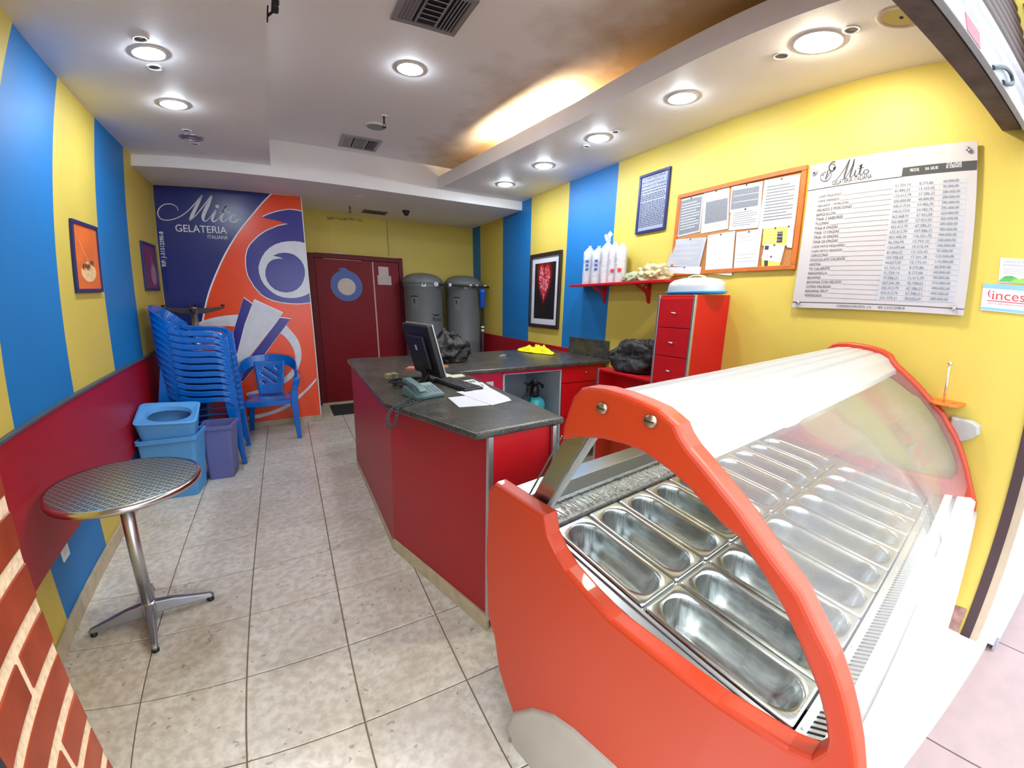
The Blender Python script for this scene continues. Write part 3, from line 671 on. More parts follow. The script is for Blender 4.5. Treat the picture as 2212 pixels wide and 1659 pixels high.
def anis():
    t = NT('brushed_pan'); o = t.obj(); mp = t.new('ShaderNodeMapping'); mp.inputs['Scale'].default_value = (60, 3, 3); t.l(o, mp.inputs[0])
    n = t.noise(6, mp.outputs[0], 4); t.l(t.ramp(n, [(0.3, rgb(170, 173, 174)), (0.7, rgb(208, 210, 210))]), t.b.inputs['Base Color'])
    t.b.inputs['Metallic'].default_value = 1.0; r = t.new('ShaderNodeMapRange'); r.inputs[3].default_value = .16; r.inputs[4].default_value = .30; t.l(n, r.inputs[0]); t.l(r.outputs[0], t.b.inputs['Roughness'])
    return t.m
PANST = anis()
PROT = {}
NUM = ['nearest the near orange end panel', 'second from the near orange end', 'third from the near orange end', 'fourth from the near orange end', 'fifth from the near orange end',
       'sixth from the near orange end', 'seventh from the near orange end', 'eighth from the near orange end', 'ninth from the near orange end', 'last, next to the far end panel']
RT = Matrix.Translation(FZ.location) @ Matrix.Rotation(0.175, 4, 'Z')
for row, (d0, dd) in enumerate(((0.0, PB), (PB, PC))):
    for i in range(NP):
        if row not in PROT:
            o = pan_mesh(PW - .003, dd - .004).build('gelato_pan', PANST, None, fixn=True); PROT[row] = o
        else:
            o = PROT[row].copy(); COL.objects.link(o)
        c = onpl(i * PW + PW / 2, d0 + dd / 2, 0.0)
        o.matrix_world = RT @ Matrix.Translation(c) @ Matrix.Rotation(TAU, 4, 'X')
        tag(o, 'empty stainless pan, %s row, %s' % (('back', 'front')[row], NUM[i]), 'pan', 'gelato pans in the display case')
# ================================================================ COUNTER
CT = 0.97
# worktop: one continuous dark granite slab, with a rounded edge
top = [(1.51, 1.71), (1.485, 0.052), (1.714, -0.637), (2.175, -0.597), (2.177, 0.80), (3.713, 0.812), (3.713, 1.90), (3.33, 1.895), (2.0, 1.80), (1.53, 1.76)]
vs, fs = plate([top], 0.008, 0.009, 2)
wt = MB().add([(x, y, z + CT - 0.017) for x, y, z in vs], fs).build('granite_worktop', GRAN)
tag(wt, 'dark grey granite worktop bent round the red counter', 'worktop')
bs = MB().bbox(XR - 0.024, XR - 0.002, 0.82, 1.42, CT, 1.145, 0.003).build('granite_upstand', GRAN)
tag(bs, 'short dark granite upstand against the blue stripe of the right wall', 'upstand')
cb = tag(empty('service_counter', (1.6, 0.2, 0)), 'angled red counter front with stone kick strip and aluminium corner edge', 'counter')
ZT = CT - 0.036
def seg(name, p, q, z0, z1, th, mat, par, inward=1, bev=0.002):   # vertical panel standing on the line p-q
    p, q = Vector(p), Vector(q); d = (q - p); L = d.length; a = math.atan2(d.y, d.x)
    m = MB().bbox(0, L, 0 if inward > 0 else -th, th if inward > 0 else 0, z0, z1, bev, 0, Matrix.Translation((p.x, p.y, 0)) @ Matrix.Rotation(a, 4, 'Z'))
    return place(m.build(name, mat), par)
A, B_, C_, D_ = (1.525, 1.69), (1.537, 0.215), (1.783, -0.60), (2.12, -0.585)
seg('long_panel', A, B_, 0.045, ZT, 0.018, REDP, cb)
seg('angled_panel', B_, C_, 0.075, ZT, 0.018, REDL if False else REDP, cb)
seg('end_board', (1.80, -0.612), D_, 0.06, ZT, 0.018, REDL, cb)
seg('corner_edge', (1.776, -0.616), (1.802, -0.614), 0.055, ZT, 0.022, ALU, cb)
seg('kick_strip', (B_[0] - .006, B_[1] + .0), (C_[0] - .008, C_[1] - .012), 0.0, 0.075, 0.016, BASEB, cb)
seg('kick_strip', (A[0] - .004, A[1]), (B_[0] - .006, B_[1]), 0.0, 0.045, 0.016, BASEB, cb)
seg('end_edge', (2.12, -0.612), (2.142, -0.611), 0.06, ZT, 0.022, ALU, cb)
place(MB().bbox(2.144, 2.165, -0.57, 0.80, 0.06, ZT, .002).build('inner_side', GREYIN), cb)
place(MB().bbox(1.82, 2.16, -0.58, 0.80, 0.50, 0.518, .002).build('shelf', GREYIN), cb)
seg('back_end_board', (1.53, 1.70), (2.16, 1.78), 0.05, ZT, 0.018, REDP, cb)
# back run of units under the worktop, fronts at y = 0.85
def unit_box(t, x0, x1, y0, y1, z0, z1, th, mat):
    for nm, b in (('side', (x0, x0 + th, y0, y1, z0, z1)), ('side', (x1 - th, x1, y0, y1, z0, z1)), ('back', (x0 + th, x1 - th, y1 - th, y1, z0, z1)),
                  ('bottom', (x0 + th, x1 - th, y0, y1 - th, z0, z0 + th)), ('top_rail', (x0 + th, x1 - th, y0, y1 - th, z1 - th, z1))):
        place(MB().bbox(*b, .0015).build(nm, mat), t)
u1 = tag(empty('closed_unit', (2.4, 0.85, 0)), 'magenta red closed unit under the worktop left of the sprayer', 'cabinet')
unit_box(u1, 2.19, 2.592, 0.87, 1.55, 0.06, ZT, .018, MAG); place(MB().bbox(2.192, 2.590, 0.852, 0.869, 0.07, ZT - .003, .002).build('door', MAG), u1)
n1 = MB().bbox(2.434, 2.50, 0.849, 0.8515, 0.812, 0.852, .0004).build('paper_label', PAPER); place(n1, u1)
u2 = tag(empty('open_unit', (2.9, 0.85, 0)), 'open grey-lined cupboard under the worktop with magenta top edge', 'cabinet')
unit_box(u2, 2.596, 3.21, 0.855, 1.50, 0.06, ZT - .02, .018, GREYIN); place(MB().bbox(2.596, 3.21, 0.85, 0.868, ZT - .03, ZT, .002).build('top_edge', MAG), u2)
u3 = tag(empty('drawer_unit', (3.4, 0.85, 0)), 'bright red drawer unit under the worktop against the right wall', 'cabinet')
unit_box(u3, 3.214, 3.70, 0.87, 1.50, 0.06, ZT, .018, REDL)
for z0, z1 in ((0.77, ZT - .004), (0.44, 0.764), (0.09, 0.434)):
    d = place(MB().bbox(3.216, 3.60, 0.851, 0.869, z0, z1, .003).build('drawer', REDL), u3)
    k = MB().tube([(3.465, .84, z1 - .07), (3.51, .84, z1 - .066)], .005, 8).tube([(3.475, .852, z1 - .07), (3.475, .84, z1 - .07)], .003, 6).tube([(3.5, .852, z1 - .067), (3.5, .84, z1 - .067)], .003, 6).build('handle', CHROME, d)
    k.matrix_parent_inverse = Matrix.Identity(4)
place(MB().bbox(3.602, 3.70, 0.853, 0.869, 0.07, ZT - .004, .002).build('filler', REDL), u3)
# low red side desk and tall drawer tower
ds = tag(empty('side_desk', (3.54, 0.28, 0)), 'low dark red desk with the black bag on it between worktop and drawer tower', 'desk')
place(MB().bbox(3.372, 3.71, 0.002, 0.565, 0.930, 0.95, .003).build('desk_top', REDL), ds)
place(MB().bbox(3.374, 3.71, 0.545, 0.562, 0.0, 0.930, .002).build('side_panel', REDL), ds)
place(MB().bbox(3.366, 3.374, 0.543, 0.566, 0.0, 0.95, .002).build('side_edge', ALU), ds)
place(MB().bbox(3.55, 3.568, 0.004, 0.545, 0.05, 0.93, .002).build('back_panel', REDL), ds)
tw = tag(empty('drawer_tower', (3.54, -0.15, 0)), 'tall red drawer tower with silver edges carrying the cake dome', 'cabinet')
place(MB().bbox(3.392, 3.712, -0.296, -0.005, 0.0, 1.55, .002).build('carcass', REDL), tw)
place(MB().bbox(3.374, 3.394, -0.30, -0.284, 0.0, 1.551, .002).build('front_edge', ALU), tw)
place(MB().bbox(3.374, 3.394, -0.020, -0.004, 0.0, 1.551, .002).build('front_edge', ALU), tw)
for z0, z1 in ((1.336, 1.53), (1.14, 1.33), (0.943, 1.134), (0.746, 0.937), (0.549, 0.74), (0.352, 0.543), (0.155, 0.346)):
    d = place(MB().bbox(3.376, 3.392, -0.281, -0.023, z0, z1, .002).build('drawer', REDL), tw)
    zc_ = (z0 + z1) / 2
    h = MB().tube([(3.366, -.170, zc_ - .002), (3.362, -.150, zc_), (3.366, -.130, zc_ + .002)], .005, 8).tube([(3.376, -.142, zc_), (3.363, -.142, zc_)], .004, 6).tube([(3.376, -.158, zc_), (3.363, -.158, zc_)], .004, 6).build('handle', CHROME, d)
# cake dome
dm = tag(empty('cake_dome', (3.545, -0.155, 1.552)), 'frosted oval cake dome on a blue tray on top of the drawer tower', 'cake dome')
MS = Matrix.Diagonal((0.70, 1.05, 1, 1))
MB().lathe([(.001, .004), (.17, .002), (.196, .008), (.206, .020), (.200, .023), (.17, .014), (.001, .012)], 40, MS).build('tray', plain('cyan_tray', rgb(30, 150, 220), 0.35), dm)
MB().lathe([(.188, .020), (.188, .052), (.180, .078), (.15, .098), (.09, .110), (.001, .113)], 40, MS).build('cover', DOME, dm)
hp = [(0, -.065, .105), (0, -.05, .119), (0, 0, .128), (0, .05, .119), (0, .065, .105)]
MB().strip(smoothpath(hp, 5), .022, .006, (0, 0, 1)).build('handle', plain('cream_handle', rgb(226, 224, 200), 0.4), dm)

# ---------------------------------------------------------------- bags and cloth (crumpled)
def crumple(name, loc, dims, mat, seed, amp=0.25, freq=3.0, knot=None, flat=0.0, fold=9.0, parent=None, rz=0):
    bm = bmesh.new(); bmesh.ops.create_icosphere(bm, subdivisions=5, radius=1)
    for v in bm.verts:
        p = v.co.normalized(); q = p * freq + Vector((seed, seed * .7, 3))
        n = noise.noise(q) * amp; rdg = (1 - abs(noise.noise(q * 2.3)) * 2) * amp * .30 + (1 - abs(noise.noise(q * 4.7)) * 2) * amp * .16
        r = 1 + n + rdg - amp * .2
        c = p * r
        if knot and p.z > 0.5:   # gather towards the knot
            g = (p.z - 0.5) / 0.5; s_ = 1 - 0.72 * g; c = Vector((c.x * s_, c.y * s_, c.z * (1 + .12 * g)))
        if c.z < -0.55: c.z = -0.55 + (c.z + .55) * .08
        v.co = Vector((c.x * dims[0], c.y * dims[1], (c.z + 0.58) * dims[2]))
    m = MB().bm(bm, smooth=False); o = m.build(name, mat, parent); o.location = loc; o.rotation_euler = (0, 0, rz)
    for p in o.data.polygons: p.use_smooth = True
    return o
bag = tag(empty('bin_bag', (2.26, 1.32, CT)), 'knotted black plastic bag on the dark worktop behind the monitor', 'bag')
o = crumple('bag_body', (0, 0, 0.002), (.20, .13, .15), BLKBAG, 3.1, .36, 2.6, True, parent=bag)
k = crumple('knot', (0.05, 0, 0.195), (.055, .035, .035), BLKBAG, 9.4, .9, 3.6, parent=bag)
for i, (dx, dz, L) in enumerate(((.08, .02, .05), (-.05, .03, .04), (.09, -.01, .05), (.03, .045, .04))):
    MB().strip([(0.04, 0, .19), (0.04 + dx * .5, .004 * i, .195 + dz), (0.04 + dx, .01, .19 + dz * .4)], [.012, .03, .022], .002).build('knot_ear', BLKBAG, bag)
b2 = tag(crumple('bin_bag', (3.545, 0.325, 0.951), (.145, .215, .165), BLKBAG, 6.3, .3, 1.8), 'stuffed black plastic bag lying on the low red desk', 'bag')
cl = MB(); N = 34
def cz(u, v):
    r = math.hypot(u * 1.0, v * 1.0); env = max(0, 1 - r ** 3)
    return env * (0.012 + .085 * abs(noise.noise(Vector((u * 2.6 + 5, v * 2.6, 1)))) + .06 * abs(noise.noise(Vector((u * 5.5, v * 5.5 + 3, 2))))) + .004
vs = []
for i in range(N + 1):
    for j in range(N + 1):
        u, v = i / N * 2 - 1, j / N * 2 - 1; a = math.atan2(v, u); R = 1 + .25 * noise.noise(Vector((math.cos(a) * 1.6 + 9, math.sin(a) * 1.6, 0)))
        m_ = max(abs(u), abs(v)); L = math.hypot(u, v) or 1; ua, va = u * m_ / L * R, v * m_ / L * R
        vs.append((ua * .10, va * .26, cz(u * .98, v * .98)))
cl.add(vs, [(i * (N + 1) + j, (i + 1) * (N + 1) + j, (i + 1) * (N + 1) + j + 1, i * (N + 1) + j + 1) for i in range(N) for j in range(N)], 0, True)
o = cl.build('cleaning_cloth', CLOTH); o.location = (3.385, 1.60, CT + .0005); o.rotation_euler = (0, 0, 0.30)
sld = o.modifiers.new('s', 'SOLIDIFY'); sld.thickness = .002; sld.offset = 1
tag(o, 'crumpled yellow cleaning cloth on the far end of the worktop', 'cloth')

# ---------------------------------------------------------------- things on the worktop
mon = tag(empty('monitor', (1.82, 0.535, CT)), 'black flat computer monitor seen from behind with silver bezel edge', 'monitor')
MN = Matrix.Translation((0.02, 0.0, 0.245)) @ Matrix.Rotation(math.radians(-72), 4, 'Z') @ Matrix.Rotation(math.radians(15), 4, 'X')
# panel local: x width, z height, y thickness; +y is the back
def mbox(nm, x0, x1, y0, y1, z0, z1, mat, b=.004, par=mon): return MB().bbox(x0, x1, y0, y1, z0, z1, b, 0, MN_).build(nm, mat, par)
MN_ = Matrix.Translation((0.010, 0.0, 0.215)) @ Matrix.Rotation(math.radians(100), 4, 'Z') @ Matrix.Rotation(math.radians(-14), 4, 'X')
SLV = plain('silver_bezel', rgb(190, 192, 200), 0.3, 0.6)
mbox('bezel', -.190, .190, -.022, -.012, -.175, .175, SLV, .003); mbox('screen', -.172, .172, -.0225, -.0215, -.150, .160, plain('dark_screen', rgb(14, 16, 22), 0.15), .0002)
mbox('back_shell', -.189, .189, -.012, .022, -.174, .174, BLACK, .008); mbox('rear_bulge', -.115, .115, .02, .045, -.12, .105, BLACK, .008)
mbox('badge', -.012, .012, .0445, .0465, .01, .045, GREYIN, .001)
mbox('neck', -.028, .028, .018, .05, -.225, -.06, BLACK, .006)
MB().lathe([(.001, 0), (.095, 0), (.10, .004), (.09, .012), (.04, .02), (.001, .022)], 28, Matrix.Translation((0.0, 0, 0.001)) @ Matrix.Diagonal((.8, 1.1, 1, 1))).build('stand_base', BLACK, mon)
kb = tag(empty('keyboard', (1.975, 0.300, CT)), 'black computer keyboard lying beside the monitor', 'keyboard'); kb.rotation_euler = (0, 0, math.radians(-80))
MB().bbox(-.20, .20, -.068, .068, .002, .018, .004).build('keyboard_body', BLACK, kb)
km = MB()
for r in range(5):
    for c in range(18): km.bbox(-.19 + c * .0212, -.19 + c * .0212 + .018, -.058 + r * .023, -.058 + r * .023 + .019, .018, .0235, .002)
o = km.build('keys', plain('key_black', rgb(34, 34, 40), 0.5), kb)
ph = tag(empty('desk_phone', (1.70, 0.110, CT)), 'grey-green desk telephone with coiled cord on the counter bend', 'telephone'); ph.rotation_euler = (0, 0, math.radians(12))
PHM = plain('phone_grey_green', rgb(88, 112, 116), 0.4); PHD = plain('phone_keypad', rgb(120, 134, 136), 0.45)
MB().prism([(-.085, .0), (-.09, .022), (.06, .060), (.085, .052), (.088, .0)], -.085, .085, 'yz').build('phone_body', PHM, ph, bevel=.006)
M_ = Matrix.Translation((0.028, 0, 0.0445)) @ Matrix.Rotation(math.atan2(.038, .15), 4, 'X')
MB().bbox(-.045, .05, -.075, .068, -.002, .002, .001, 0, M_).build('keypad_plate', PHD, ph)
for r in range(5):
    for c in range(4): MB().bbox(-.038 + c * .022, -.038 + c * .022 + .014, -.066 + r * .019, -.066 + r * .019 + .011, .002, .005, .001, 0, M_).build('key', PHM, ph)
MB().bbox(-.036, .04, .038, .060, .002, .004, .001, 0, M_).build('display', plain('lcd', rgb(150, 158, 140), 0.2), ph)
hs_ = MB().strip(smoothpath([(-.055, -.095, .045), (-.057, -.07, .066), (-.057, 0, .078), (-.057, .07, .090), (-.057, .095, .086)], 5), .042, .022).build('handset', PHM, ph, bevel=.005)
co = []
base = smoothpath([(1.625, 0.045, CT + .012), (1.56, -0.035, CT + .012), (1.515, -0.08, CT + .010), (1.470, -0.115, CT - .01), (1.455, -0.125, CT - .05), (1.465, -0.125, CT - .085), (1.49, -0.125, CT - .075), (1.50, -.12, CT - .03), (1.512, -.10, CT + .010), (1.56, -.075, CT + .012), (1.62, -.03, CT + .012), (1.66, .0, CT + .012)], 16)
for i, p in enumerate(base): a = i * 1.15; co.append((p[0] + .008 * math.cos(a), p[1] + .002 * math.cos(a), p[2] + .008 * math.sin(a)))
cc_ = place(MB().tube(smoothpath(co, 2), .0024, 5).build('coil_cord', plain('cord_dark', rgb(56, 66, 68), 0.5)), ph)
# cables behind the monitor
cb_ = MB(); random.seed(5)
for k in range(5):
    a0 = random.uniform(0, 6); P = [(1.685 + (.075 + .008 * k) * math.cos(a0 + a) + random.uniform(-.008, .008), .42 + (.10 - .01 * k) * math.sin(a0 + a), CT + .006 + .008 * k + random.uniform(0, .006)) for a in [j * .7 for j in range(9)]]
    cb_.tube(smoothpath(P, 6), .004, 6)
cb_.tube(smoothpath([(1.72, .36, CT + .02), (1.80, .45, CT + .01), (1.86, .50, CT + .09), (1.85, .52, CT + .15)], 6), .0045, 6)
tag(cb_.build('cable_bundle', BLACK), 'heap of black cables on the worktop behind the telephone', 'cables')
def sheet(name, pts, z, mat, label, cat, group=None, dz=.0012):
    o = MB().prism(pts, z, z + dz).build(name, mat); tag(o, label, cat, group); return o
LE1 = plain('printed_sheet', rgb(210, 210, 208), 0.7, var=0.10, scale=160)
sheet('paper_sheet', [(1.8053, 0.0026), (1.7882, -0.2245), (1.9435, -0.2542), (2.0037, -0.2078), (2.0312, 0.0161), (1.8968, 0.0018)], CT + .0005, PAPER, 'blank white paper sheet on the counter nearest its outer edge', 'paper', 'loose papers on the counter')
sheet('paper_sheet', [(1.8954, 0.111), (2.1325, 0.1465), (2.1193, -0.1464), (2.1003, -0.2205), (1.9554, -0.2687), (1.9266, -0.1137)], CT + .0022, PAPER, 'blank white paper sheet lying slanted nearest the display case', 'paper', 'loose papers on the counter')
p3 = sheet('notice_sheet', [(2.012, 0.2531), (2.1551, 0.3139), (2.1325, 0.1465), (1.9914, 0.0878)], CT + .0040, LE1, 'printed white sheet with dark blocks beside the keyboard', 'paper', 'loose papers on the counter')
p4 = sheet('notice_sheet', [(2.0261, 0.4145), (2.1435, 0.441), (2.1382, 0.3075), (2.0172, 0.255)], CT + .0022, LE1, 'printed sheet with a row of large dark figures behind the other papers', 'paper', 'loose papers on the counter')
for par, Q, n_, mt_, zz_ in ((p4, [(2.0307, 0.403), (2.1323, 0.4258), (2.1284, 0.3213), (2.029, 0.2846)], 4, INK, CT + .0036), (p3, [(2.0201, 0.2408), (2.1392, 0.2885), (2.1239, 0.1631), (2.0057, 0.1121)], 4, INKG, CT + .0054)):
    im = MB()
    for k in range(n_):
        u0, u1 = (k + .15) / n_, (k + .75) / n_
        L = lambda u, v: tuple((Q[0][i] * (1 - u) + Q[1][i] * u) * (1 - v) + (Q[3][i] * (1 - u) + Q[2][i] * u) * v for i in (0, 1))
        im.prism([L(u0, .25), L(u1, .25), L(u1, .75), L(u0, .75)], zz_, zz_ + .0002)
    place(im.build('figures', mt_), par)
sheet('envelope', [(1.9839, 0.6561), (2.0452, 0.7533), (2.0638, 0.655), (2.146, 0.6655), (2.1379, 0.5743), (2.0504, 0.5534), (2.0047, 0.5423)], CT + .0005, plain('cream_paper', rgb(206, 200, 176), 0.7), 'cream paper slip on the counter behind the keyboard', 'paper', None, .003)
c1 = MB().prism([(1.83, 1.04), (1.93, .99), (2.02, 1.03), (2.16, 1.0), (2.17, 1.05), (2.0, 1.10), (1.87, 1.10)], CT + .0005, CT + .010).build('red_cloth', plain('orange_cloth', rgb(196, 110, 84), 0.9, var=.1)); tag(c1, 'flat orange-brown cloth on the worktop behind the monitor', 'cloth')
cs_ = tag(empty('cash_bundle', (1.655, 0.72, CT)), 'small banded bundle of banknotes on the worktop near its outer edge', 'banknotes'); cs_.rotation_euler = (0, 0, .2)
NOTE = plain('banknote', rgb(150, 138, 104), 0.8, var=.3, scale=160)
for k in range(4): MB().bbox(-.038 + .003 * (k % 2), .038, -.034, .034 - .004 * k, .001 + k * .008, .008 + k * .008, .001, 0, Matrix.Rotation(.08 * (k - 1.5), 4, 'Z')).build('note_stack', NOTE, cs_)
MB().bbox(-.006, .006, -.036, .036, .0, .034, .001).build('band', plain('brown_band', rgb(120, 92, 56), .7), cs_)
cn = tag(empty('metal_clips', (2.894, 1.468, CT)), 'small heap of metal clips on the back worktop', 'clips')
for k in range(5): MB().tube([( -.03 + .014 * k, -.02, .005), (-.02 + .014 * k, .02, .006), (-.012 + .014 * k, -.01, .012)], .003, 6).build('clip', CHROME, cn)
sheet('dark_stain_mat', [(2.55 + .07 * math.cos(a * .4), 1.55 + .05 * math.sin(a * .4)) for a in range(16)], CT + .0004, plain('dark_rubber_pad', rgb(42, 32, 30), 0.6), 'thin round dark pad on the back worktop beside the black bag', 'pad', None, .002)
# garden sprayer in the open cupboard
sy = tag(empty('pump_sprayer', (3.045, 1.06, 0.46)), 'turquoise pressure sprayer bottle with black pump head in the open cupboard', 'sprayer')
place(MB().bbox(2.616, 3.19, 0.875, 1.48, 0.44, 0.458, .001).build('shelf', GREYIN), u2)
MB().lathe([(.001, 0), (.085, 0), (.098, .012), (.104, .05), (.104, .09), (.092, .125), (.060, .150), (.034, .160), (.001, .160)], 32).build('tank', TEAL, sy)
MB().lathe([(.036, .155), (.046, .160), (.046, .225), (.038, .245), (.03, .285), (.001, .285)], 24).build('pump_collar', BLACK, sy)
MB().strip([(-.075, -.02, .28), (-.02, 0, .300), (.03, 0, .297), (.085, .0, .262), (.095, 0, .235)], [.02, .04, .04, .03, .02], .022).build('handle', BLACK, sy)
MB().lathe([(.001, .285), (.024, .285), (.024, .325), (.016, .338), (.001, .34)], 20).build('pump_knob', plain('knob_grey', rgb(70, 72, 78), .5), sy)
MB().tube([(-.04, -.03, .28), (-.11, -.035, .295), (-.14, -.035, .315)], [.011, .009, .006], 10).tube([(-.10, -.035, .29), (-.10, -.035, .22)], .010, 8).build('spray_gun', BLACK, sy)
MB().tube(smoothpath([(-.10, -.035, .22), (-.15, -.05, .18), (-.165, -.05, .13), (-.13, -.05, .085), (-.09, -.05, .10), (-.07, -.04, .16), (-.04, -.03, .2)], 6), .006, 8).build('hose', BLACK, sy)
# ================================================================ BACK WALL: door, mural, tanks
dr = struct(empty('door_1', (2.0, YB, 0)))
DRED = plain('door_red', rgb(120, 8, 24), 0.5, var=0.08, scale=3, spec=0.25); FRED = plain('door_frame_red', rgb(98, 12, 28), 0.5, spec=0.25)
for b in ((1.40, 1.475, 0, 2.04), (2.545, 2.60, 0, 2.05)): place(MB().bbox(b[0], b[1], YB - .05, YB, b[2], b[3], .003).build('frame_post', FRED), dr)
place(MB().bbox(1.475, 2.545, YB - .05, YB, 1.985, 2.045, .003).build('frame_head', FRED), dr)
d1 = place(MB().bbox(1.477, 2.185, YB - .032, YB - .004, 0.03, 1.983, .003).build('door_leaf', DRED), dr)
d2 = place(MB().bbox(2.20, 2.543, YB - .032, YB - .004, 0.03, 1.983, .003).build('side_leaf', DRED), dr)
place(MB().bbox(2.184, 2.202, YB - .036, YB - .004, 0.03, 1.975, .002).build('meeting_strip', plain('pale_strip', rgb(196, 160, 150), .5)), dr)
place(MB().bbox(1.58, 2.05, YB - .036, YB - .03, 1.974, 1.980, .001).build('top_strip', plain('pale_strip2', rgb(200, 170, 160), .5)), dr)
place(MB().bbox(1.42, 2.55, YB - .06, YB - .001, 0.0, 0.03, .002).build('sill', BASEB), dr)
EM = plain('emblem_blue', rgb(40, 76, 158), 0.4)
ring = [(1.840 + .198 * math.cos(a), 1.640 + .205 * math.sin(a)) for a in [math.radians(78 - k * 7.5) for k in range(46)]]
ring += [(1.790, 1.838), (1.775, 1.846), (1.748, 1.852), (1.775, 1.866), (1.81, 1.874), (1.845, 1.873)]
place(MB().prism(ring, YB - .0345, YB - .032, 'xz').build('emblem_ring', EM), dr)
place(MB().prism([(1.840 + .112 * math.cos(k * .2094), 1.628 + .112 * math.sin(k * .2094)) for k in range(30)], YB - .036, YB - .032, 'xz').build('emblem_disc', plain('emblem_pale', rgb(200, 186, 176), .5)), dr)
nt = tag(empty('door_notice', (2.36, YB - .034, 1.80)), 'pair of small white paper notices taped to the red side leaf of the door', 'notice')
place(MB().bbox(2.265, 2.40, YB - .0345, YB - .0325, 1.79, 1.92, .0004).build('upper_sheet', plain('faded_paper', rgb(206, 186, 184), .8)), nt)
place(MB().bbox(2.245, 2.43, YB - .036, YB - .0345, 1.675, 1.80, .0004).build('lower_sheet', plain('faded_paper2', rgb(196, 180, 182), .8, var=.15, scale=60)), nt)

mu = tag(empty('logo_mural', (0.675, YM, 1.3)), 'large blue and orange gelateria mural with white lettering on the inner wall', 'mural')
def mpl(nm, pts, k, mat): return place(MB().prism(pts, YM - .002 - .0012 * k, YM - .0012 * k - .0004, 'xz').build(nm, mat), mu)
x0m, x1m, z0m, z1m = 0.006, 1.345, 0.068, 2.558
mpl('blue_ground', [(x0m, z0m), (x1m, z0m), (x1m, z1m), (x0m, z1m)], 0, NAVY)
curve = [(1.0706, 2.5536), (0.9843, 2.4604), (0.8886, 2.3419), (0.7675, 2.189), (0.6619, 2.0302), (0.5718, 1.8733), (0.4875, 1.7002), (0.4198, 1.5448), (0.3666, 1.3894), (0.3249, 1.2333), (0.293, 1.076), (0.2657, 0.8814), (0.2406, 0.6296), (0.2112, 0.2612), (0.1757, -0.1557)]
def clampz(L): return [(min(max(x, x0m), x1m), min(max(z, z0m), z1m)) for x, z in L]
cv = clampz(smoothpath(curve, 4))
mpl('white_edge', clampz([(x - .014, z + .004) for x, z in cv]) + [(x1m, z0m), (x1m, z1m)], 1, WHITEINK)
mpl('orange_field', cv + [(x1m, z0m), (x1m, z1m)], 2, ORPR)
sw = [(1.3542, 2.404), (1.2923, 2.4132), (1.227, 2.4134), (1.1612, 2.3981), (1.0955, 2.378), (1.0215, 2.3454), (0.9556, 2.3089), (1.0174, 2.2991), (1.1036, 2.2879), (1.1978, 2.2619), (1.0987, 2.2324), (0.9824, 2.1712), (0.9152, 2.1198), (0.8639, 2.0683), (0.8207, 2.0192), (0.793, 1.9696), (0.7725, 1.8997), (0.7643, 1.8302), (0.7644, 1.7521), (0.7738, 1.6913), (0.8178, 1.5868), (0.8725, 1.5077), (0.9164, 1.4724), (0.9772, 1.4424), (1.0558, 1.4216), (1.1366, 1.4116), (1.2025, 1.4089), (1.2697, 1.4118), (1.3387, 1.4244)]
sw = clampz(sw)[:-1] + [(x1m, sw[-1][1]), (x1m, sw[0][1])]
def outset(P, d):
    cx = sum(p[0] for p in P) / len(P); cy = sum(p[1] for p in P) / len(P)
    return clampz([(p[0] + (p[0] - cx) / math.hypot(p[0] - cx, p[1] - cy) * d, p[1] + (p[1] - cy) / math.hypot(p[0] - cx, p[1] - cy) * d) for p in P])
mpl('swirl_outline', outset(sw, .010), 3, WHITEINK); mpl('blue_swirl', sw, 4, INDIGO)
s2 = clampz([(1.3558, 2.0746), (1.3051, 2.0849), (1.2476, 2.0875), (1.1817, 2.0806), (1.1157, 2.0652), (1.0524, 2.0379), (0.9981, 1.9994), (0.9528, 1.953), (0.918, 1.8987), (0.8925, 1.845), (0.8765, 1.7917), (0.8753, 1.7302), (0.8876, 1.6634), (0.9108, 1.6107), (0.9415, 1.5686), (0.9849, 1.5227), (1.0302, 1.4927), (1.085, 1.4736), (1.1417, 1.4674), (1.1998, 1.4705), (1.2595, 1.4849), (1.312, 1.5068), (1.3513, 1.5286)])
s2 = s2[:-1] + [(x1m, s2[-1][1]), (x1m, s2[0][1])]
mpl('white_swirl', s2, 5, SILVERINK)
s3 = [(1.0221, 1.9169), (1.0758, 1.9448), (1.1251, 1.9568), (1.1786, 1.9567), (1.2265, 1.9438), (1.2651, 1.9158), (1.2951, 1.8799), (1.3147, 1.8375), (1.3219, 1.7868), (1.3186, 1.7317), (1.2993, 1.6664), (1.2674, 1.6097), (1.2251, 1.5658), (1.1729, 1.5384), (1.1145, 1.5276), (1.0584, 1.5353), (1.0076, 1.5595), (0.9683, 1.5999), (0.9417, 1.6528), (0.9331, 1.7112), (0.9401, 1.7682), (0.9626, 1.8222), (0.9929, 1.859), (1.0267, 1.8802), (1.0708, 1.8915), (1.1223, 1.891), (1.0773, 1.9096)]
mpl('blue_disc', s3, 6, INDIGO)
def ell(P): return smoothpath(P, 5)
ro = [(0.0539, 1.1036), (0.1604, 1.1482), (0.2235, 1.1846), (0.2915, 1.2148), (0.3704, 1.2428), (0.4602, 1.2646), (0.5499, 1.2778), (0.6398, 1.2836), (0.7407, 1.2763), (0.8538, 1.2582), (0.9676, 1.225), (1.0696, 1.169), (1.124, 1.1013), (1.1771, 1.0082), (1.2024, 0.8999), (1.1975, 0.7842), (1.1678, 0.6836), (1.1165, 0.5917), (1.0421, 0.5167), (0.9453, 0.4592), (0.8457, 0.4248), (0.748, 0.3982), (0.6289, 0.3787)]
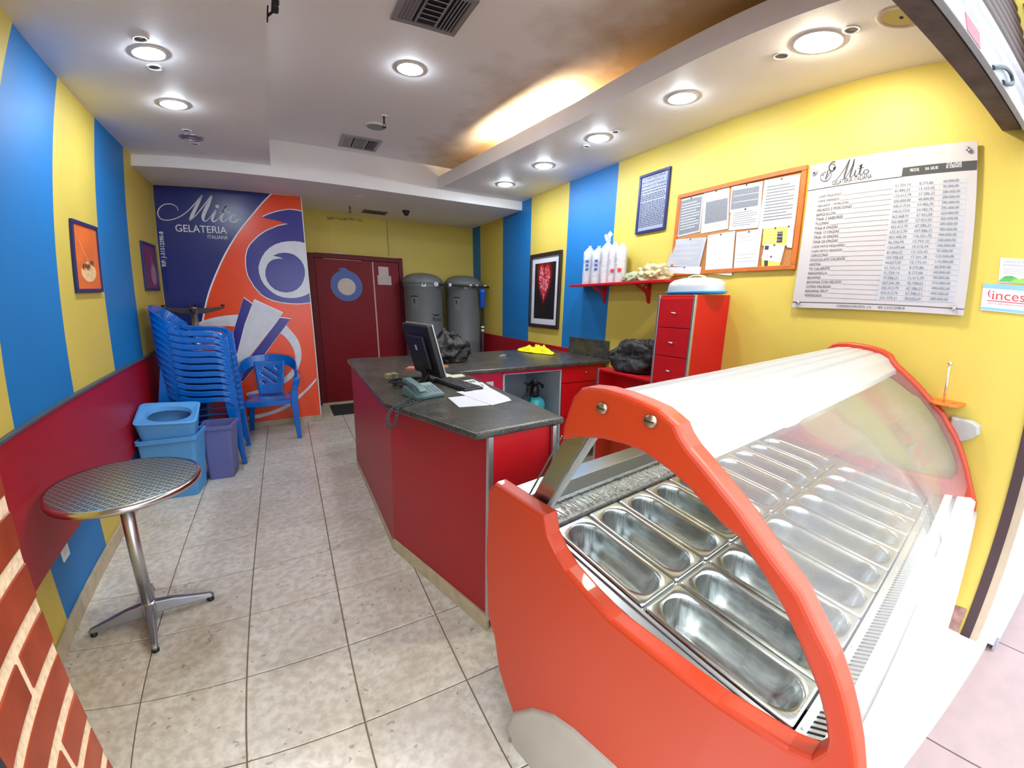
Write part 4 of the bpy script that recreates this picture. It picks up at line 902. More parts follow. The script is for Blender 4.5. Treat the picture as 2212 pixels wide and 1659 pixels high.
ri = [(0.0921, 1.064), (0.1711, 1.0993), (0.2159, 1.1157), (0.2881, 1.134), (0.3605, 1.15), (0.4493, 1.1608), (0.5269, 1.163), (0.6157, 1.1571), (0.7279, 1.1469), (0.8415, 1.1312), (0.9328, 1.1076), (1.013, 1.0755), (1.0625, 1.0254), (1.1047, 0.9535), (1.1308, 0.874), (1.1381, 0.7872), (1.1183, 0.7012), (1.0765, 0.6311), (1.016, 0.57), (0.9257, 0.5119), (0.8377, 0.4689), (0.7462, 0.4414), (0.6325, 0.4153)]
mpl('white_ring', clampz(ell(ro) + ell(ri)[::-1]), 3, SILVERINK)
bo = [(1.3245, 0.4934), (1.2535, 0.4087), (1.1842, 0.3398), (1.1293, 0.2881), (1.0619, 0.2323), (0.9962, 0.1919), (0.9066, 0.1534), (0.8193, 0.1303), (0.7455, 0.1147), (0.6731, 0.105), (0.6136, 0.1012)]
bi = [(1.3408, 0.5375), (1.2703, 0.4601), (1.2009, 0.391), (1.1329, 0.3329), (1.0658, 0.2799), (1.0002, 0.2394), (0.9103, 0.1962), (0.8229, 0.1712), (0.7494, 0.1568), (0.6771, 0.1483), (0.6175, 0.1414)]
mpl('white_sweep', clampz(ell(bo) + ell(bi)[::-1]), 3, SILVERINK)
for nm, P, mt_ in (('wafer_blue', [(0.7052, 1.4642), (0.781, 1.3954), (0.5851, 0.8575), (0.5123, 0.9151)], INDIGO), ('wafer_white', [(0.8027, 1.4417), (1.058, 1.3026), (0.9895, 1.207), (0.5806, 0.6799), (0.5837, 0.844), (0.6967, 1.1769)], SILVERINK), ('wafer_blue', [(1.029, 1.2479), (1.13, 1.2337), (0.7827, 0.7641), (0.6113, 0.5525), (0.5701, 0.542), (0.5883, 0.6655)], INDIGO)):
    mpl('wafer_outline', outset(P, .010), 4 if mt_ is INDIGO else 6, WHITEINK); mpl(nm, P, 5 if mt_ is INDIGO else 7, mt_)
place(MB().box(x1m, x1m + .010, YM - .010, YM, z0m, z1m).build('edge_profile', plain('white_edge_profile', rgb(220, 220, 214), .5)), mu)
# lettering
lt = MB(); TO = lambda p: (p[0], YM - .0036, p[1])
MITO = [
 [(0.209, 2.3243, 0.006), (0.1972, 2.3592, 0.0062), (0.1482, 2.3824, 0.008), (0.0894, 2.3731, 0.008), (0.0458, 2.3343, 0.0096), (0.0289, 2.2855, 0.0093), (0.0497, 2.2381, 0.0075), (0.0991, 2.224, 0.0078), (0.1655, 2.2381, 0.0075), (0.2338, 2.2738, 0.0078), (0.2965, 2.3259, 0.0075), (0.3528, 2.3879, 0.0093), (0.3983, 2.4429, 0.0109), (0.4309, 2.4826, 0.014)],
 [(0.4339, 2.4829, 0.008), (0.4029, 2.427, 0.0192), (0.3615, 2.351, 0.0287), (0.3261, 2.2789, 0.0296), (0.3045, 2.2321, 0.0171)],
 [(0.3042, 2.2288, 0.0062), (0.3669, 2.2944, 0.008), (0.441, 2.389, 0.0096), (0.4944, 2.4631, 0.0096), (0.5186, 2.4878, 0.014)],
 [(0.5183, 2.4845, 0.0109), (0.4825, 2.4083, 0.0289), (0.4451, 2.3321, 0.0322), (0.4223, 2.2733, 0.0289), (0.4249, 2.2357, 0.014), (0.4517, 2.239, 0.0062), (0.4943, 2.2862, 0.0062)],
 [(0.4943, 2.2862, 0.0062), (0.5413, 2.3503, 0.0093), (0.5154, 2.2909, 0.0217), (0.5003, 2.2537, 0.0209), (0.5161, 2.2316, 0.0113), (0.5612, 2.271, 0.0064)],
 [(0.5612, 2.271, 0.0064), (0.5996, 2.3349, 0.0078), (0.6413, 2.4026, 0.0144), (0.6086, 2.3356, 0.0224), (0.581, 2.2757, 0.0225), (0.5852, 2.2395, 0.0124), (0.6141, 2.2449, 0.0064), (0.6548, 2.2811, 0.0064)],
 [(0.5747, 2.3232, 0.008), (0.6219, 2.3333, 0.0096), (0.6676, 2.3418, 0.0062)],
 [(0.7237, 2.3097, 0.008), (0.6996, 2.3111, 0.0096), (0.6705, 2.2889, 0.0144), (0.6618, 2.2583, 0.0145), (0.681, 2.238, 0.0116), (0.7122, 2.2487, 0.0129), (0.7361, 2.2789, 0.014), (0.7322, 2.3037, 0.0116), (0.7179, 2.3126, 0.008)],
 [(0.7252, 2.3098, 0.0064), (0.7418, 2.2744, 0.008), (0.754, 2.2753, 0.0048)]]
for S in MITO: stroke(lt, S, TO)
dc_ = [(0.5561, 2.3843)][0]
lt.add([TO((dc_[0] + .017 * math.cos(k * .524), dc_[1] + .017 * math.sin(k * .524))) for k in range(12)], [tuple(range(12))])
text_fit(lt, 'GELATERIA', *[(0.1695, 2.1184), (0.622, 2.1186)], 0.0694, TO, bold=.008)
text_fit(lt, 'ITALIANA', *[(0.4459, 2.062), (0.6242, 2.0617)], 0.0352, TO)
text_fit(lt, 'RIF: J-31512390-8', *[(0.0545, 1.7738), (0.0606, 2.1128)], .036, TO, bold=.02)
place(lt.build('lettering', SILVERINK), mu)

def tank(x, label):
    t = tag(empty('water_tank', (x, 3.80, 0)), label, 'water tank', 'tall grey water tanks'); r = .268
    MB().lathe([(.001, .02), (r - .01, .02), (r, .05), (r, .9), (r + .003, .91), (r, .92), (r, 1.66), (r + .006, 1.67), (r + .006, 1.70), (r - .004, 1.705)], 48).build('tank_body', TANK, t)
    MB().lathe([(r - .006, 1.700), (r + .012, 1.704), (r + .014, 1.745), (r - .01, 1.775), (r * .8, 1.815), (r * .5, 1.842), (.001, 1.855)], 48).build('lid', plain('grey_tank_lid', rgb(116, 118, 118), .5, var=.04), t)
    a0 = math.radians(225)
    def lab(nm, a_, da, z0, z1, mat, rr=r + .0015):
        MB().lathe([(rr, z0), (rr, z1)], 8, None, 0, True, a_ - da, a_ + da).build(nm, mat, t)
    lab('panel_label', math.radians(226), .17, 1.37, 1.535, plain('tank_label', rgb(112, 114, 118), .5)); lab('label_bar', math.radians(226), .19, 1.525, 1.54, BLACK, r + .003)
    lab('label_mark', math.radians(226), .035, 1.44, 1.50, BLACK, r + .003)
    lab('sticker', math.radians(256), .10, 1.665, 1.725, WHITEP, r + .010)
    lab('sticker_print', math.radians(256), .055, 1.68, 1.705, TANK, r + .012)
    return t
t1 = tank(2.80, 'tall grey lidded water tank standing next to the red door'); t2 = tank(3.41, 'tall grey lidded water tank in the back right corner')
tx = MB(); vs, fs = text_geo('Roto', .085)
def cyl(p, r=.2705, a0=math.radians(277)): a = a0 + p[0] / r; return (r * math.cos(a), r * math.sin(a), 1.20 + p[1])
tx.add([cyl(v) for v in vs], fs)
tx.build('lettering', BLACK, t1)
arc = MB(); stroke(arc, [(.0, .10, .004), (.03, .088, .016), (.08, .085, .02), (.13, .10, .006)], cyl); arc.build('logo_arc', BLACK, t1)
pf = tag(empty('tank_piping', (3.2, 3.5, 1.7)), 'dark connecting pipe with white fittings across both tanks', 'pipe')
pz = 1.70
place(MB().tube([(2.90, 3.505, pz), (3.58, 3.49, pz - .005), (3.69, 3.49, pz - .01)], .016, 10).build('pipe', PIPE), pf)
for x in (2.90, 3.09, 3.40, 3.50, 3.63): place(MB().tube([(x - .018, 3.504, pz), (x + .022, 3.503, pz)], .024, 12).build('fitting', WHITEP), pf)
place(MB().tube([(2.90, 3.555, pz), (2.90, 3.50, pz)], .030, 14).build('outlet', WHITEP), pf)
wf = tag(empty('water_filter', (3.60, 3.50, 1.5)), 'blue cylindrical water filter hanging on a dark vertical pipe by the right tank', 'water filter')
place(MB().lathe([(.001, 1.40), (.030, 1.405), (.038, 1.42), (.045, 1.60), (.052, 1.61), (.052, 1.66), (.03, 1.67), (.001, 1.67)], 24, Matrix.Translation((3.585, 3.485, 0))).build('housing', BLUEPL), wf)
place(MB().tube([(3.585, 3.485, 1.40), (3.582, 3.485, 0.02)], .020, 10).build('pipe', PIPE), wf)
for z in (1.12, 1.07): place(MB().tube([(3.583, 3.485, z - .014), (3.583, 3.485, z + .014)], .025, 12).build('coupling', WHITEP), wf)
place(MB().tube([(3.583, 3.47, 1.29), (3.555, 3.43, 1.29)], .007, 8).build('tap', BLACK), wf)
m = MB().bbox(1.50, 1.80, 3.45, 4.02, 0.0, 0.008, .003).build('door_mat', plain('mat_dark', rgb(40, 42, 44), .95, bump=.6)); tag(m, 'small dark doormat on the tiles before the red door', 'doormat')

# ================================================================ RIGHT WALL
class Wall:
    flip = -1
    def __init__(s, off): s.off = off
    def __call__(s, p): return (XR - s.off, p[0], p[1])
def ybox(y0, y1, z0, z1, t0, t1, b=.001, mb=None): return (mb or MB()).bbox(XR - t1, XR - t0, min(y0, y1), max(y0, y1), z0, z1, b)
# price board
pb = tag(empty('price_board', (XR, -1.10, 1.87)), 'large white price board with black script logo at the front end of the right wall', 'price board')
BD = [(-0.7087, 2.2538), (-1.5019, 2.2534), (-1.4943, 1.4837), (-0.7037, 1.4795)]
place(MB().prism(BD, XR - .024, XR - .018, 'yz').build('board', plain('board_white', rgb(188, 183, 187), .35, var=.02)), pb)
HL = [(-0.709, 2.1202), (-1.1672, 2.124), (-1.1697, 2.1652), (-1.5014, 2.1667), (-1.4983, 2.1252), (-1.1656, 2.1242)]
ps = [(60, 0)]
place(MB().prism([(-1.1708, 2.1645), (-1.5008, 2.1667), (-1.4983, 2.1247), (-1.1672, 2.1228)], XR - .0255, XR - .024, 'yz').build('header_bar', INK), pb)
ink = MB(); W1 = Wall(.0262); W0 = Wall(.0252)
def quad(a, b, th, W=W0, mb=None):   # ruled line between two wall points
    (mb or ink).add([W((a[0], a[1] - th / 2)), W((b[0], b[1] - th / 2)), W((b[0], b[1] + th / 2)), W((a[0], a[1] + th / 2))], [(0, 1, 2, 3)])
quad(*[(-0.7077, 2.1204), (-1.171, 2.1224)], .0035)
quad(*[(-0.7031, 1.5108), (-1.495, 1.5127)], .0035)
ITEMS = ['CAFÉ PEQUEÑO', 'CAFÉ GRANDE', 'HELADO 1 PORCIÓN', 'HELADO 2 PORCIONES', 'BARQUILLON', 'TINA 3 SABORES', 'TULIPAN', 'TINA 8 ONZAS', 'TINA 12 ONZAS', 'TINA 10 ONZAS', 'TINA 24 ONZAS',
         'CAFÉ MITO PEQUEÑO', 'CAFÉ MITO GRANDE', 'CAPUCCINO', 'CHOCOLATE CALIENTE', 'NESTEA', 'TE CALIENTE', 'MANZANILLA', 'BROWNIE', 'BROWNIE CON HELADO', 'COPAS HELADAS', 'BANANA SPLIT', 'MERENGADA']
C1 = ['51.724,14', '81.896,55', '172.413,79', '250.000,00', '340.517,24', '340.517,24', '362.068,97', '362.068,97', '422.413,79', '672.413,79', '853.448,28', '86.206,90', '120.689,66', '81.896,55', '107.758,62', '94.827,59', '51.724,14', '51.724,14', '77.586,21', '267.241,38', '422.413,79', '422.413,79', '241.379,31']
C2 = ['8.275,86', '13.103,45', '27.586,21', '40.000,00', '54.482,76', '54.482,76', '57.931,03', '57.931,03', '67.586,21', '107.586,21', '136.551,72', '13.793,10', '19.310,34', '13.103,45', '17.241,38', '15.172,41', '8.275,86', '8.275,86', '12.413,79', '42.758,62', '67.586,21', '67.586,21', '38.620,69']
C3 = ['60.000,00', '95.000,00', '200.000,00', '290.000,00', '395.000,00', '395.000,00', '420.000,00', '420.000,00', '490.000,00', '780.000,00', '990.000,00', '100.000,00', '140.000,00', '95.000,00', '125.000,00', '110.000,00', '60.000,00', '60.000,00', '90.000,00', '310.000,00', '490.000,00', '490.000,00', '280.000,00']
NR = len(ITEMS)
L0, L1 = [(-0.7721, 2.072), (-0.7668, 1.5423)]          # first and last item, left end of the baseline
T0, T1 = [(-1.1427, 2.0758), (-1.1324, 1.5388)]; U0, U1 = [(-1.2502, 2.0754), (-1.242, 1.5401)]; V0, V1 = [(-1.3554, 2.0769), (-1.3483, 1.5446)]
CW = 0.0681
strips = MB(); g2_ = MB()
sq = [(-1.1302, 2.0979), (-1.3208, 2.1022), (-1.3213, 1.5332), (-1.1097, 1.5315)]; strips.prism(sq, XR - .0246, XR - .024, 'yz')
sq = [(-1.3369, 2.089), (-1.4593, 2.091), (-1.4497, 1.539), (-1.3384, 1.5343)]; strips.prism(sq, XR - .0246, XR - .024, 'yz')
for i in range(NR):
    f = i / (NR - 1); lp = lambda a, b: (a[0] + (b[0] - a[0]) * f, a[1] + (b[1] - a[1]) * f)
    a = lp(L0, L1); w = len(ITEMS[i]) * .0098
    text_fit(ink, ITEMS[i], a, (a[0] - w, a[1]), .0145, W1)
    for P, Q, S in ((T0, T1, C1[i]), (U0, U1, C2[i]), (V0, V1, C3[i])):
        b = lp(P, Q); ww = CW * len(S) / 9; text_fit(g2_, S, b, (b[0] - ww, b[1]), .0125, W1)
    c = lp(T0, T1); quad((a[0] - w - .004, a[1] - .004), (c[0] + .012, c[1] - .006), .0012, W0)
    e = lp(V0, V1); quad((c[0], c[1] - .006), (e[0] - .10, e[1] - .006), .0007, W1, g2_)
place(strips.build('price_strips', plain('strip_paper', rgb(180, 181, 190), .5)), pb)
place(g2_.build('price_figures', plain('figure_grey', rgb(112, 114, 122), .6)), pb)
text_fit(ink, 'CORPORACION MITO, C.A.', *[(-0.9386, 1.4906), (-1.1031, 1.4907)], .012, W1)
text_fit(ink, 'RIF: J-31512390-8', *[(-1.1327, 1.4911), (-1.2483, 1.4933)], .012, W1)
text_fit(ink, 'GELATERIA ITALIANA', *[(-0.8351, 2.129), (-1.0298, 2.1355)], .022, W1)
for tx_, q_, h_ in (('PRECIO BS.', [(-1.2051, 2.1414), (-1.2461, 2.1411)], .014), ('IVA 16% BS', [(-1.2733, 2.1403), (-1.3293, 2.1416)], .014),
                    ('TOTAL A PAGAR', [(-1.3649, 2.1544), (-1.433, 2.154)], .013), ('BS. SOBERANOS', [(-1.3654, 2.141), (-1.4333, 2.1408)], .013)):
    wi = MB(); text_fit(wi, tx_, *q_, h_, W1); place(wi.build('lettering', WHITEINK), pb)
B2 = [
 [(-0.8537, 2.1532, 0.0026), (-0.8698, 2.1716, 0.003), (-0.8879, 2.1984, 0.0036), (-0.9032, 2.2255, 0.0036), (-0.9137, 2.2461, 0.0055)], [(-0.9138, 2.2449, 0.0036), (-0.9067, 2.2189, 0.0072), (-0.898, 2.1848, 0.0091), (-0.8931, 2.1618, 0.0066), (-0.8964, 2.1523, 0.003)],
 [(-0.8964, 2.1523, 0.0024), (-0.9107, 2.1737, 0.003), (-0.9279, 2.2093, 0.0036), (-0.9372, 2.2443, 0.0048)], [(-0.9373, 2.2431, 0.003), (-0.9333, 2.2143, 0.0072), (-0.9253, 2.1802, 0.0083), (-0.9213, 2.1602, 0.0061), (-0.9276, 2.1551, 0.003), (-0.9405, 2.1648, 0.0024)],
 [(-0.9405, 2.1648, 0.0024), (-0.9488, 2.1882, 0.003), (-0.9455, 2.174, 0.0055), (-0.9455, 2.1611, 0.0054), (-0.9527, 2.157, 0.003), (-0.9623, 2.1655, 0.0024)], [(-0.9623, 2.1655, 0.0024), (-0.971, 2.1963, 0.0036), (-0.9765, 2.2129, 0.0049), (-0.9718, 2.1874, 0.0066), (-0.9692, 2.1644, 0.0061), (-0.9766, 2.158, 0.003), (-0.9871, 2.1675, 0.0024)],
 [(-0.9566, 2.1916, 0.0022), (-0.9724, 2.1937, 0.003), (-0.9906, 2.1943, 0.0017)], [(-1.0018, 2.1809, 0.0024), (-0.9929, 2.18, 0.0033), (-0.9879, 2.1714, 0.0049), (-0.9922, 2.1615, 0.0039), (-1.0025, 2.1599, 0.0033), (-1.0096, 2.1681, 0.0043), (-1.0077, 2.1777, 0.0036), (-1.0018, 2.1809, 0.0024)],
 [(-1.0065, 2.179, 0.0018), (-1.0129, 2.1699, 0.0022), (-1.0172, 2.1716, 0.0012)], [(-0.8427, 2.2436, 0.003), (-0.8324, 2.2504, 0.0053), (-0.8197, 2.2437, 0.0073), (-0.8103, 2.2273, 0.0079), (-0.815, 2.21, 0.0067), (-0.8278, 2.2029, 0.0059), (-0.8392, 2.2099, 0.0055), (-0.8422, 2.2232, 0.0048), (-0.8323, 2.2383, 0.0039), (-0.8232, 2.2328, 0.003)],
 [(-0.799, 2.205, 0.0026), (-0.7765, 2.1968, 0.003), (-0.7696, 2.1796, 0.003), (-0.7802, 2.1612, 0.003), (-0.8022, 2.1557, 0.0033), (-0.8192, 2.168, 0.003), (-0.8263, 2.188, 0.003), (-0.8158, 2.202, 0.0024)], [(-0.807, 2.2115, 0.0048), (-0.8021, 2.1862, 0.0065), (-0.795, 2.166, 0.0024)], [(-0.8203, 2.1994, 0.0026), (-0.8062, 2.1763, 0.003), (-0.7957, 2.1598, 0.0018)],
 [(-0.789, 2.1946, 0.002), (-0.7834, 2.1895, 0.0033), (-0.7762, 2.1877, 0.0018)]]
for S in B2: stroke(ink, S, W1)
dq = [(-0.9691, 2.2038)][0]; ink.add([W1((dq[0] + .006 * math.cos(k * .785), dq[1] + .006 * math.sin(k * .785))) for k in range(8)], [tuple(range(8))])
dq = [(-0.8379, 2.215)][0]; ink.add([W1((dq[0] + .008 * math.cos(k * .785), dq[1] + .008 * math.sin(k * .785))) for k in range(8)], [tuple(range(8))])
place(ink.build('lettering', INK), pb)
for y, z in [(-0.7401, 2.2119), (-1.4622, 2.2177), (-1.4527, 1.5155), (-0.737, 1.5102)]:
    place(MB().lathe([(.001, 0), (.011, 0), (.011, .012), (.008, .016), (.001, .017)], 16, Matrix.Translation((XR - .024, y, z)) @ Matrix.Rotation(-PI / 2, 4, 'Y')).build('standoff', CHROME), pb)
# cork board with its papers
ck = tag(empty('cork_board', (XR, -0.24, 1.98)), 'orange-framed cork board covered with papers', 'notice board')
yA, yB, zA, zB = 0.208, -0.687, 1.695, 2.265
for b in ((yB, yA, zB - .028, zB), (yB, yA, zA, zA + .028), (yA - .028, yA, zA + .028, zB - .028), (yB, yB + .028, zA + .028, zB - .028)): place(ybox(b[0], b[1], b[2], b[3], 0, .02, .003).build('frame_bar', WOODF), ck)
place(ybox(yB + .028, yA - .028, zA + .028, zB - .028, 0, .010).build('cork_panel', CORK), ck)
SL = plain('plastic_sleeve', rgb(184, 186, 194), .15, var=.05, scale=8); GP = plain('photocopy_grey', rgb(122, 124, 130), .6, var=.12, scale=90)
LN = plain('print_lines', rgb(196, 198, 204), .7); YP = plain('yellow_form', rgb(226, 206, 96), .6, var=.05)
k_ = [0]
def pinned(nm, P, mat, label, fill=None, lines=0, mark=None):
    k_[0] += 1; o_ = .0105 + .0007 * k_[0]
    o = MB().prism(P, XR - o_ - .0007, XR - o_, 'yz').build(nm, mat); tag(o, label, 'paper', 'papers on the cork board')
    def bil(u, v):
        a, b, c, d = P[:4]; return tuple((a[i] * (1 - u) + b[i] * u) * (1 - v) + (d[i] * (1 - u) + c[i] * u) * v for i in (0, 1))
    if fill:
        u0, v0, u1, v1, m_ = fill; MB().prism([bil(u0, v0), bil(u1, v0), bil(u1, v1), bil(u0, v1)], XR - o_ - .0012, XR - o_ - .0007, 'yz').build('printed_block', m_, o)
    if lines:
        mb = MB()
        for i in range(lines):
            v = .14 + .74 * i / lines; e = .9 if i % 3 else .75
            mb.add([(XR - o_ - .0016, *bil(u, w)) for u, w in ((.1, v), (e, v), (e, v + .022), (.1, v + .022))], [(0, 1, 2, 3)])
        mb.build('print_lines', GP if not fill else LN, o)
    MB().lathe([(.001, 0), (.005, 0), (.004, .006), (.001, .007)], 8, Matrix.Translation((XR - o_, *bil(.5, .03))) @ Matrix.Rotation(-PI / 2, 4, 'Y')).build('pin', plain('pin_dark', rgb(70, 50, 60), .4), o)
    return o
pinned('sleeved_page', [(0.1897, 2.232), (-0.0084, 2.2315), (-0.012, 1.9847), (0.181, 1.9717)], SL, 'grey photocopy in a clear sleeve at the upper left of the cork board', (.06, .05, .94, .95, GP), 10)
pinned('page', [(-0.0098, 2.2388), (-0.202, 2.238), (-0.2261, 1.976), (-0.0199, 1.971)], PAPER, 'white page with a big grey block, second in the upper row of the cork board', (.12, .25, .95, .78, GP), 0)
pinned('page', [(-0.2323, 2.085), (-0.4345, 2.0837), (-0.4307, 1.9563), (-0.2331, 1.9631)], PAPER, 'wide white form with table lines under the sleeved sheet on the cork board', None, 7)
pinned('sleeved_page', [(-0.2181, 2.2348), (-0.4281, 2.2255), (-0.434, 2.0734), (-0.2229, 2.0774)], SL, 'shiny clear sleeve with grey sheet in the upper middle of the cork board', (.04, .15, .9, .9, GP), 3)
pinned('page', [(-0.4397, 2.2291), (-0.6505, 2.2207), (-0.6505, 1.9434), (-0.434, 1.9455)], PAPER, 'large white letter at the upper right of the cork board', None, 12)
pinned('page', [(-0.0809, 1.9518), (-0.2806, 1.9572), (-0.2941, 1.6762), (-0.093, 1.7003)], PAPER, 'blank pale sheet hanging over the lower edge of the cork board', None, 0)
pinned('page', [(-0.2925, 1.9448), (-0.4618, 1.9465), (-0.4612, 1.7141), (-0.3037, 1.718)], PAPER, 'typed white page with grey stamp in the lower middle of the cork board', (.08, .32, .88, .58, LN), 8)
pinned('slip', [(-0.5913, 1.9437), (-0.6503, 1.945), (-0.653, 1.8174), (-0.6243, 1.8238)], PAPER, 'narrow white slip at the right edge of the cork board beside the yellow form', None, 0)
pinned('form', [(-0.4693, 1.9456), (-0.6156, 1.9409), (-0.6204, 1.8342), (-0.4734, 1.8472)], YP, 'yellow printed form with a dark figure at the lower right of the cork board', (.60, .25, .82, .85, INK), 4)
pinned('form', [(-0.4794, 1.7837), (-0.601, 1.7752), (-0.598, 1.703), (-0.49, 1.7082)], YP, 'lower yellow slip partly behind a white note on the cork board', (.15, .35, .35, .9, INK), 0)
pinned('note', [(-0.488, 1.8545), (-0.614, 1.8372), (-0.6016, 1.7395), (-0.4825, 1.7615)], PAPER, 'small tilted white note between the two yellow papers on the cork board', (.06, .1, .25, .35, INK), 0)
hang = MB(); P = [(0.1826, 1.9566), (-0.0764, 1.9406), (-0.0455, 1.7422), (0.2528, 1.7695)]
pinned('sleeved_page', P, SL, 'tilted sleeved sheet sticking out over the lower left corner of the cork board', (.06, .08, .94, .92, plain('pale_grey_print', rgb(176, 178, 186), .4, var=.06)), 4)
pinned('page', [(0.2195, 1.7606), (-0.0633, 1.745), (-0.0585, 1.695), (0.2204, 1.7172)], PAPER, 'white strip of paper showing beneath the tilted sleeved sheet', None, 0)
# framed notice
fn = tag(empty('framed_notice', (XR, 0.455, 2.26)), 'dark blue framed printed notice high on the yellow wall left of the cork board', 'framed notice')
fa, fb, fz0, fz1 = 0.612, 0.305, 2.045, 2.485
for b in ((fb, fa, fz1 - .02, fz1), (fb, fa, fz0, fz0 + .02), (fa - .02, fa, fz0 + .02, fz1 - .02), (fb, fb + .02, fz0 + .02, fz1 - .02)): place(ybox(*b, 0, .018, .002).build('frame_bar', BLUEF), fn)
place(ybox(fb + .02, fa - .02, fz0 + .02, fz1 - .02, 0, .008).build('sheet', plain('notice_sheet', rgb(150, 156, 176), .35, var=.04)), fn)
nk = MB(); WN = Wall(.0088); random.seed(11)
text_fit(nk, 'CARTELERA', (.57, 2.44), (.35, 2.44), .018, WN); text_fit(nk, 'INFORMATIVA N. 1', (.58, 2.412), (.34, 2.412), .018, WN); text_fit(nk, 'HORARIO DE TRABAJO', (.585, 2.384), (.335, 2.384), .018, WN)
z = 2.365
while z > 2.085:
    y = .583
    while y > .345:
        w = random.uniform(.008, .03); nk.add([WN((y, z)), WN((max(y - w, .335), z)), WN((max(y - w, .335), z + .0065)), WN((y, z + .0065))], [(0, 1, 2, 3)]); y -= w + .005
    z -= .0125 if random.random() > .15 else .02
place(nk.build('lettering', plain('notice_ink', rgb(48, 52, 74), .6)), fn)
# framed heart picture
hp_ = tag(empty('heart_picture', (XR, 1.98, 1.62)), 'dark framed picture of a glowing red heart with wide white mount', 'picture')
ya, yb_, za_, zb_ = 2.302, 1.655, 1.205, 2.035
for b in ((yb_, ya, zb_ - .04, zb_), (yb_, ya, za_, za_ + .04), (ya - .04, ya, za_ + .04, zb_ - .04), (yb_, yb_ + .04, za_ + .04, zb_ - .04)): place(ybox(*b, 0, .028, .006).build('frame_bar', BLKF), hp_)
place(ybox(yb_ + .04, ya - .04, za_ + .04, zb_ - .04, 0, .010).build('mount', plain('mount_white', rgb(206, 206, 216), .5)), hp_)
def art():
    t = NT('heart_art'); p = t.pos(); s = t.new('ShaderNodeSeparateXYZ'); t.l(p, s.inputs[0])
    def ma(op, a, b=None, c=None):
        m = t.new('ShaderNodeMath', operation=op)
        for i, v in enumerate((a, b, c)):
            if v is None: continue
            if isinstance(v, (int, float)): m.inputs[i].default_value = v
            else: t.l(v, m.inputs[i])
        return m.outputs[0]
    dy = ma('MULTIPLY', ma('SUBTRACT', s.outputs[1], 1.99), 6.5); dz = ma('MULTIPLY', ma('SUBTRACT', s.outputs[2], 1.66), 4.6)
    ab = ma('ABSOLUTE', dy); q = ma('SUBTRACT', dz, ma('MULTIPLY', ma('SQRT', ab), 0.75)); r2 = ma('ADD', ma('MULTIPLY', dy, dy), ma('MULTIPLY', q, q))
    n = t.noise(22, p, 6, .7); g = ma('SUBTRACT', r2, ma('MULTIPLY', n, .9))
    base = t.ramp(g, [(0.0, rgb(170, 30, 40)), (0.35, rgb(110, 16, 24)), (0.65, rgb(34, 24, 26)), (1.0, rgb(26, 24, 28))])
    n2 = t.noise(38, p, 8, .75); core = ma('MULTIPLY', ma('LESS_THAN', g, .05), ma('GREATER_THAN', n2, .52))
    t.l(t.mix(core, base, rgb(226, 150, 160)), t.b.inputs['Base Color']); t.b.inputs['Roughness'].default_value = .25; return t.m
place(ybox(yb_ + .105, ya - .105, za_ + .105, zb_ - .105, .010, .012, .0005).build('print', art()), hp_)
# shelf with cup sleeves
sf = tag(empty('wall_shelf', (XR, 0.72, 1.66)), 'red wall shelf on two scrolled brackets holding bagged cups', 'shelf')
place(MB().bbox(3.535, 3.713, 0.10, 1.27, 1.645, 1.665, .002).build('shelf_board', REDL), sf)
for y in (0.40, 0.93):
    m = MB(); m.prism([(XR - .002, 1.645), (XR - .002, 1.49), (XR - .018, 1.50), (XR - .026, 1.54), (XR - .045, 1.575), (XR - .09, 1.598), (XR - .13, 1.612), (XR - .165, 1.645), (XR - .15, 1.645), (XR - .12, 1.628), (XR - .08, 1.615), (XR - .04, 1.60), (XR - .022, 1.60), (XR - .022, 1.645)], y - .011, y + .011, 'xz')
    place(m.build('bracket', REDL), sf)
    place(MB().tube([(XR - .05 + .022 * math.cos(a), y, 1.618 + .018 * math.sin(a)) for a in [i * .5 for i in range(12)]], .005, 6).build('scroll', REDL), sf)
CUPW = plain('cup_white', rgb(204, 202, 210), .5, var=.02); CUPP = plain('cup_pinkish', rgb(232, 206, 200), .5, var=.04)
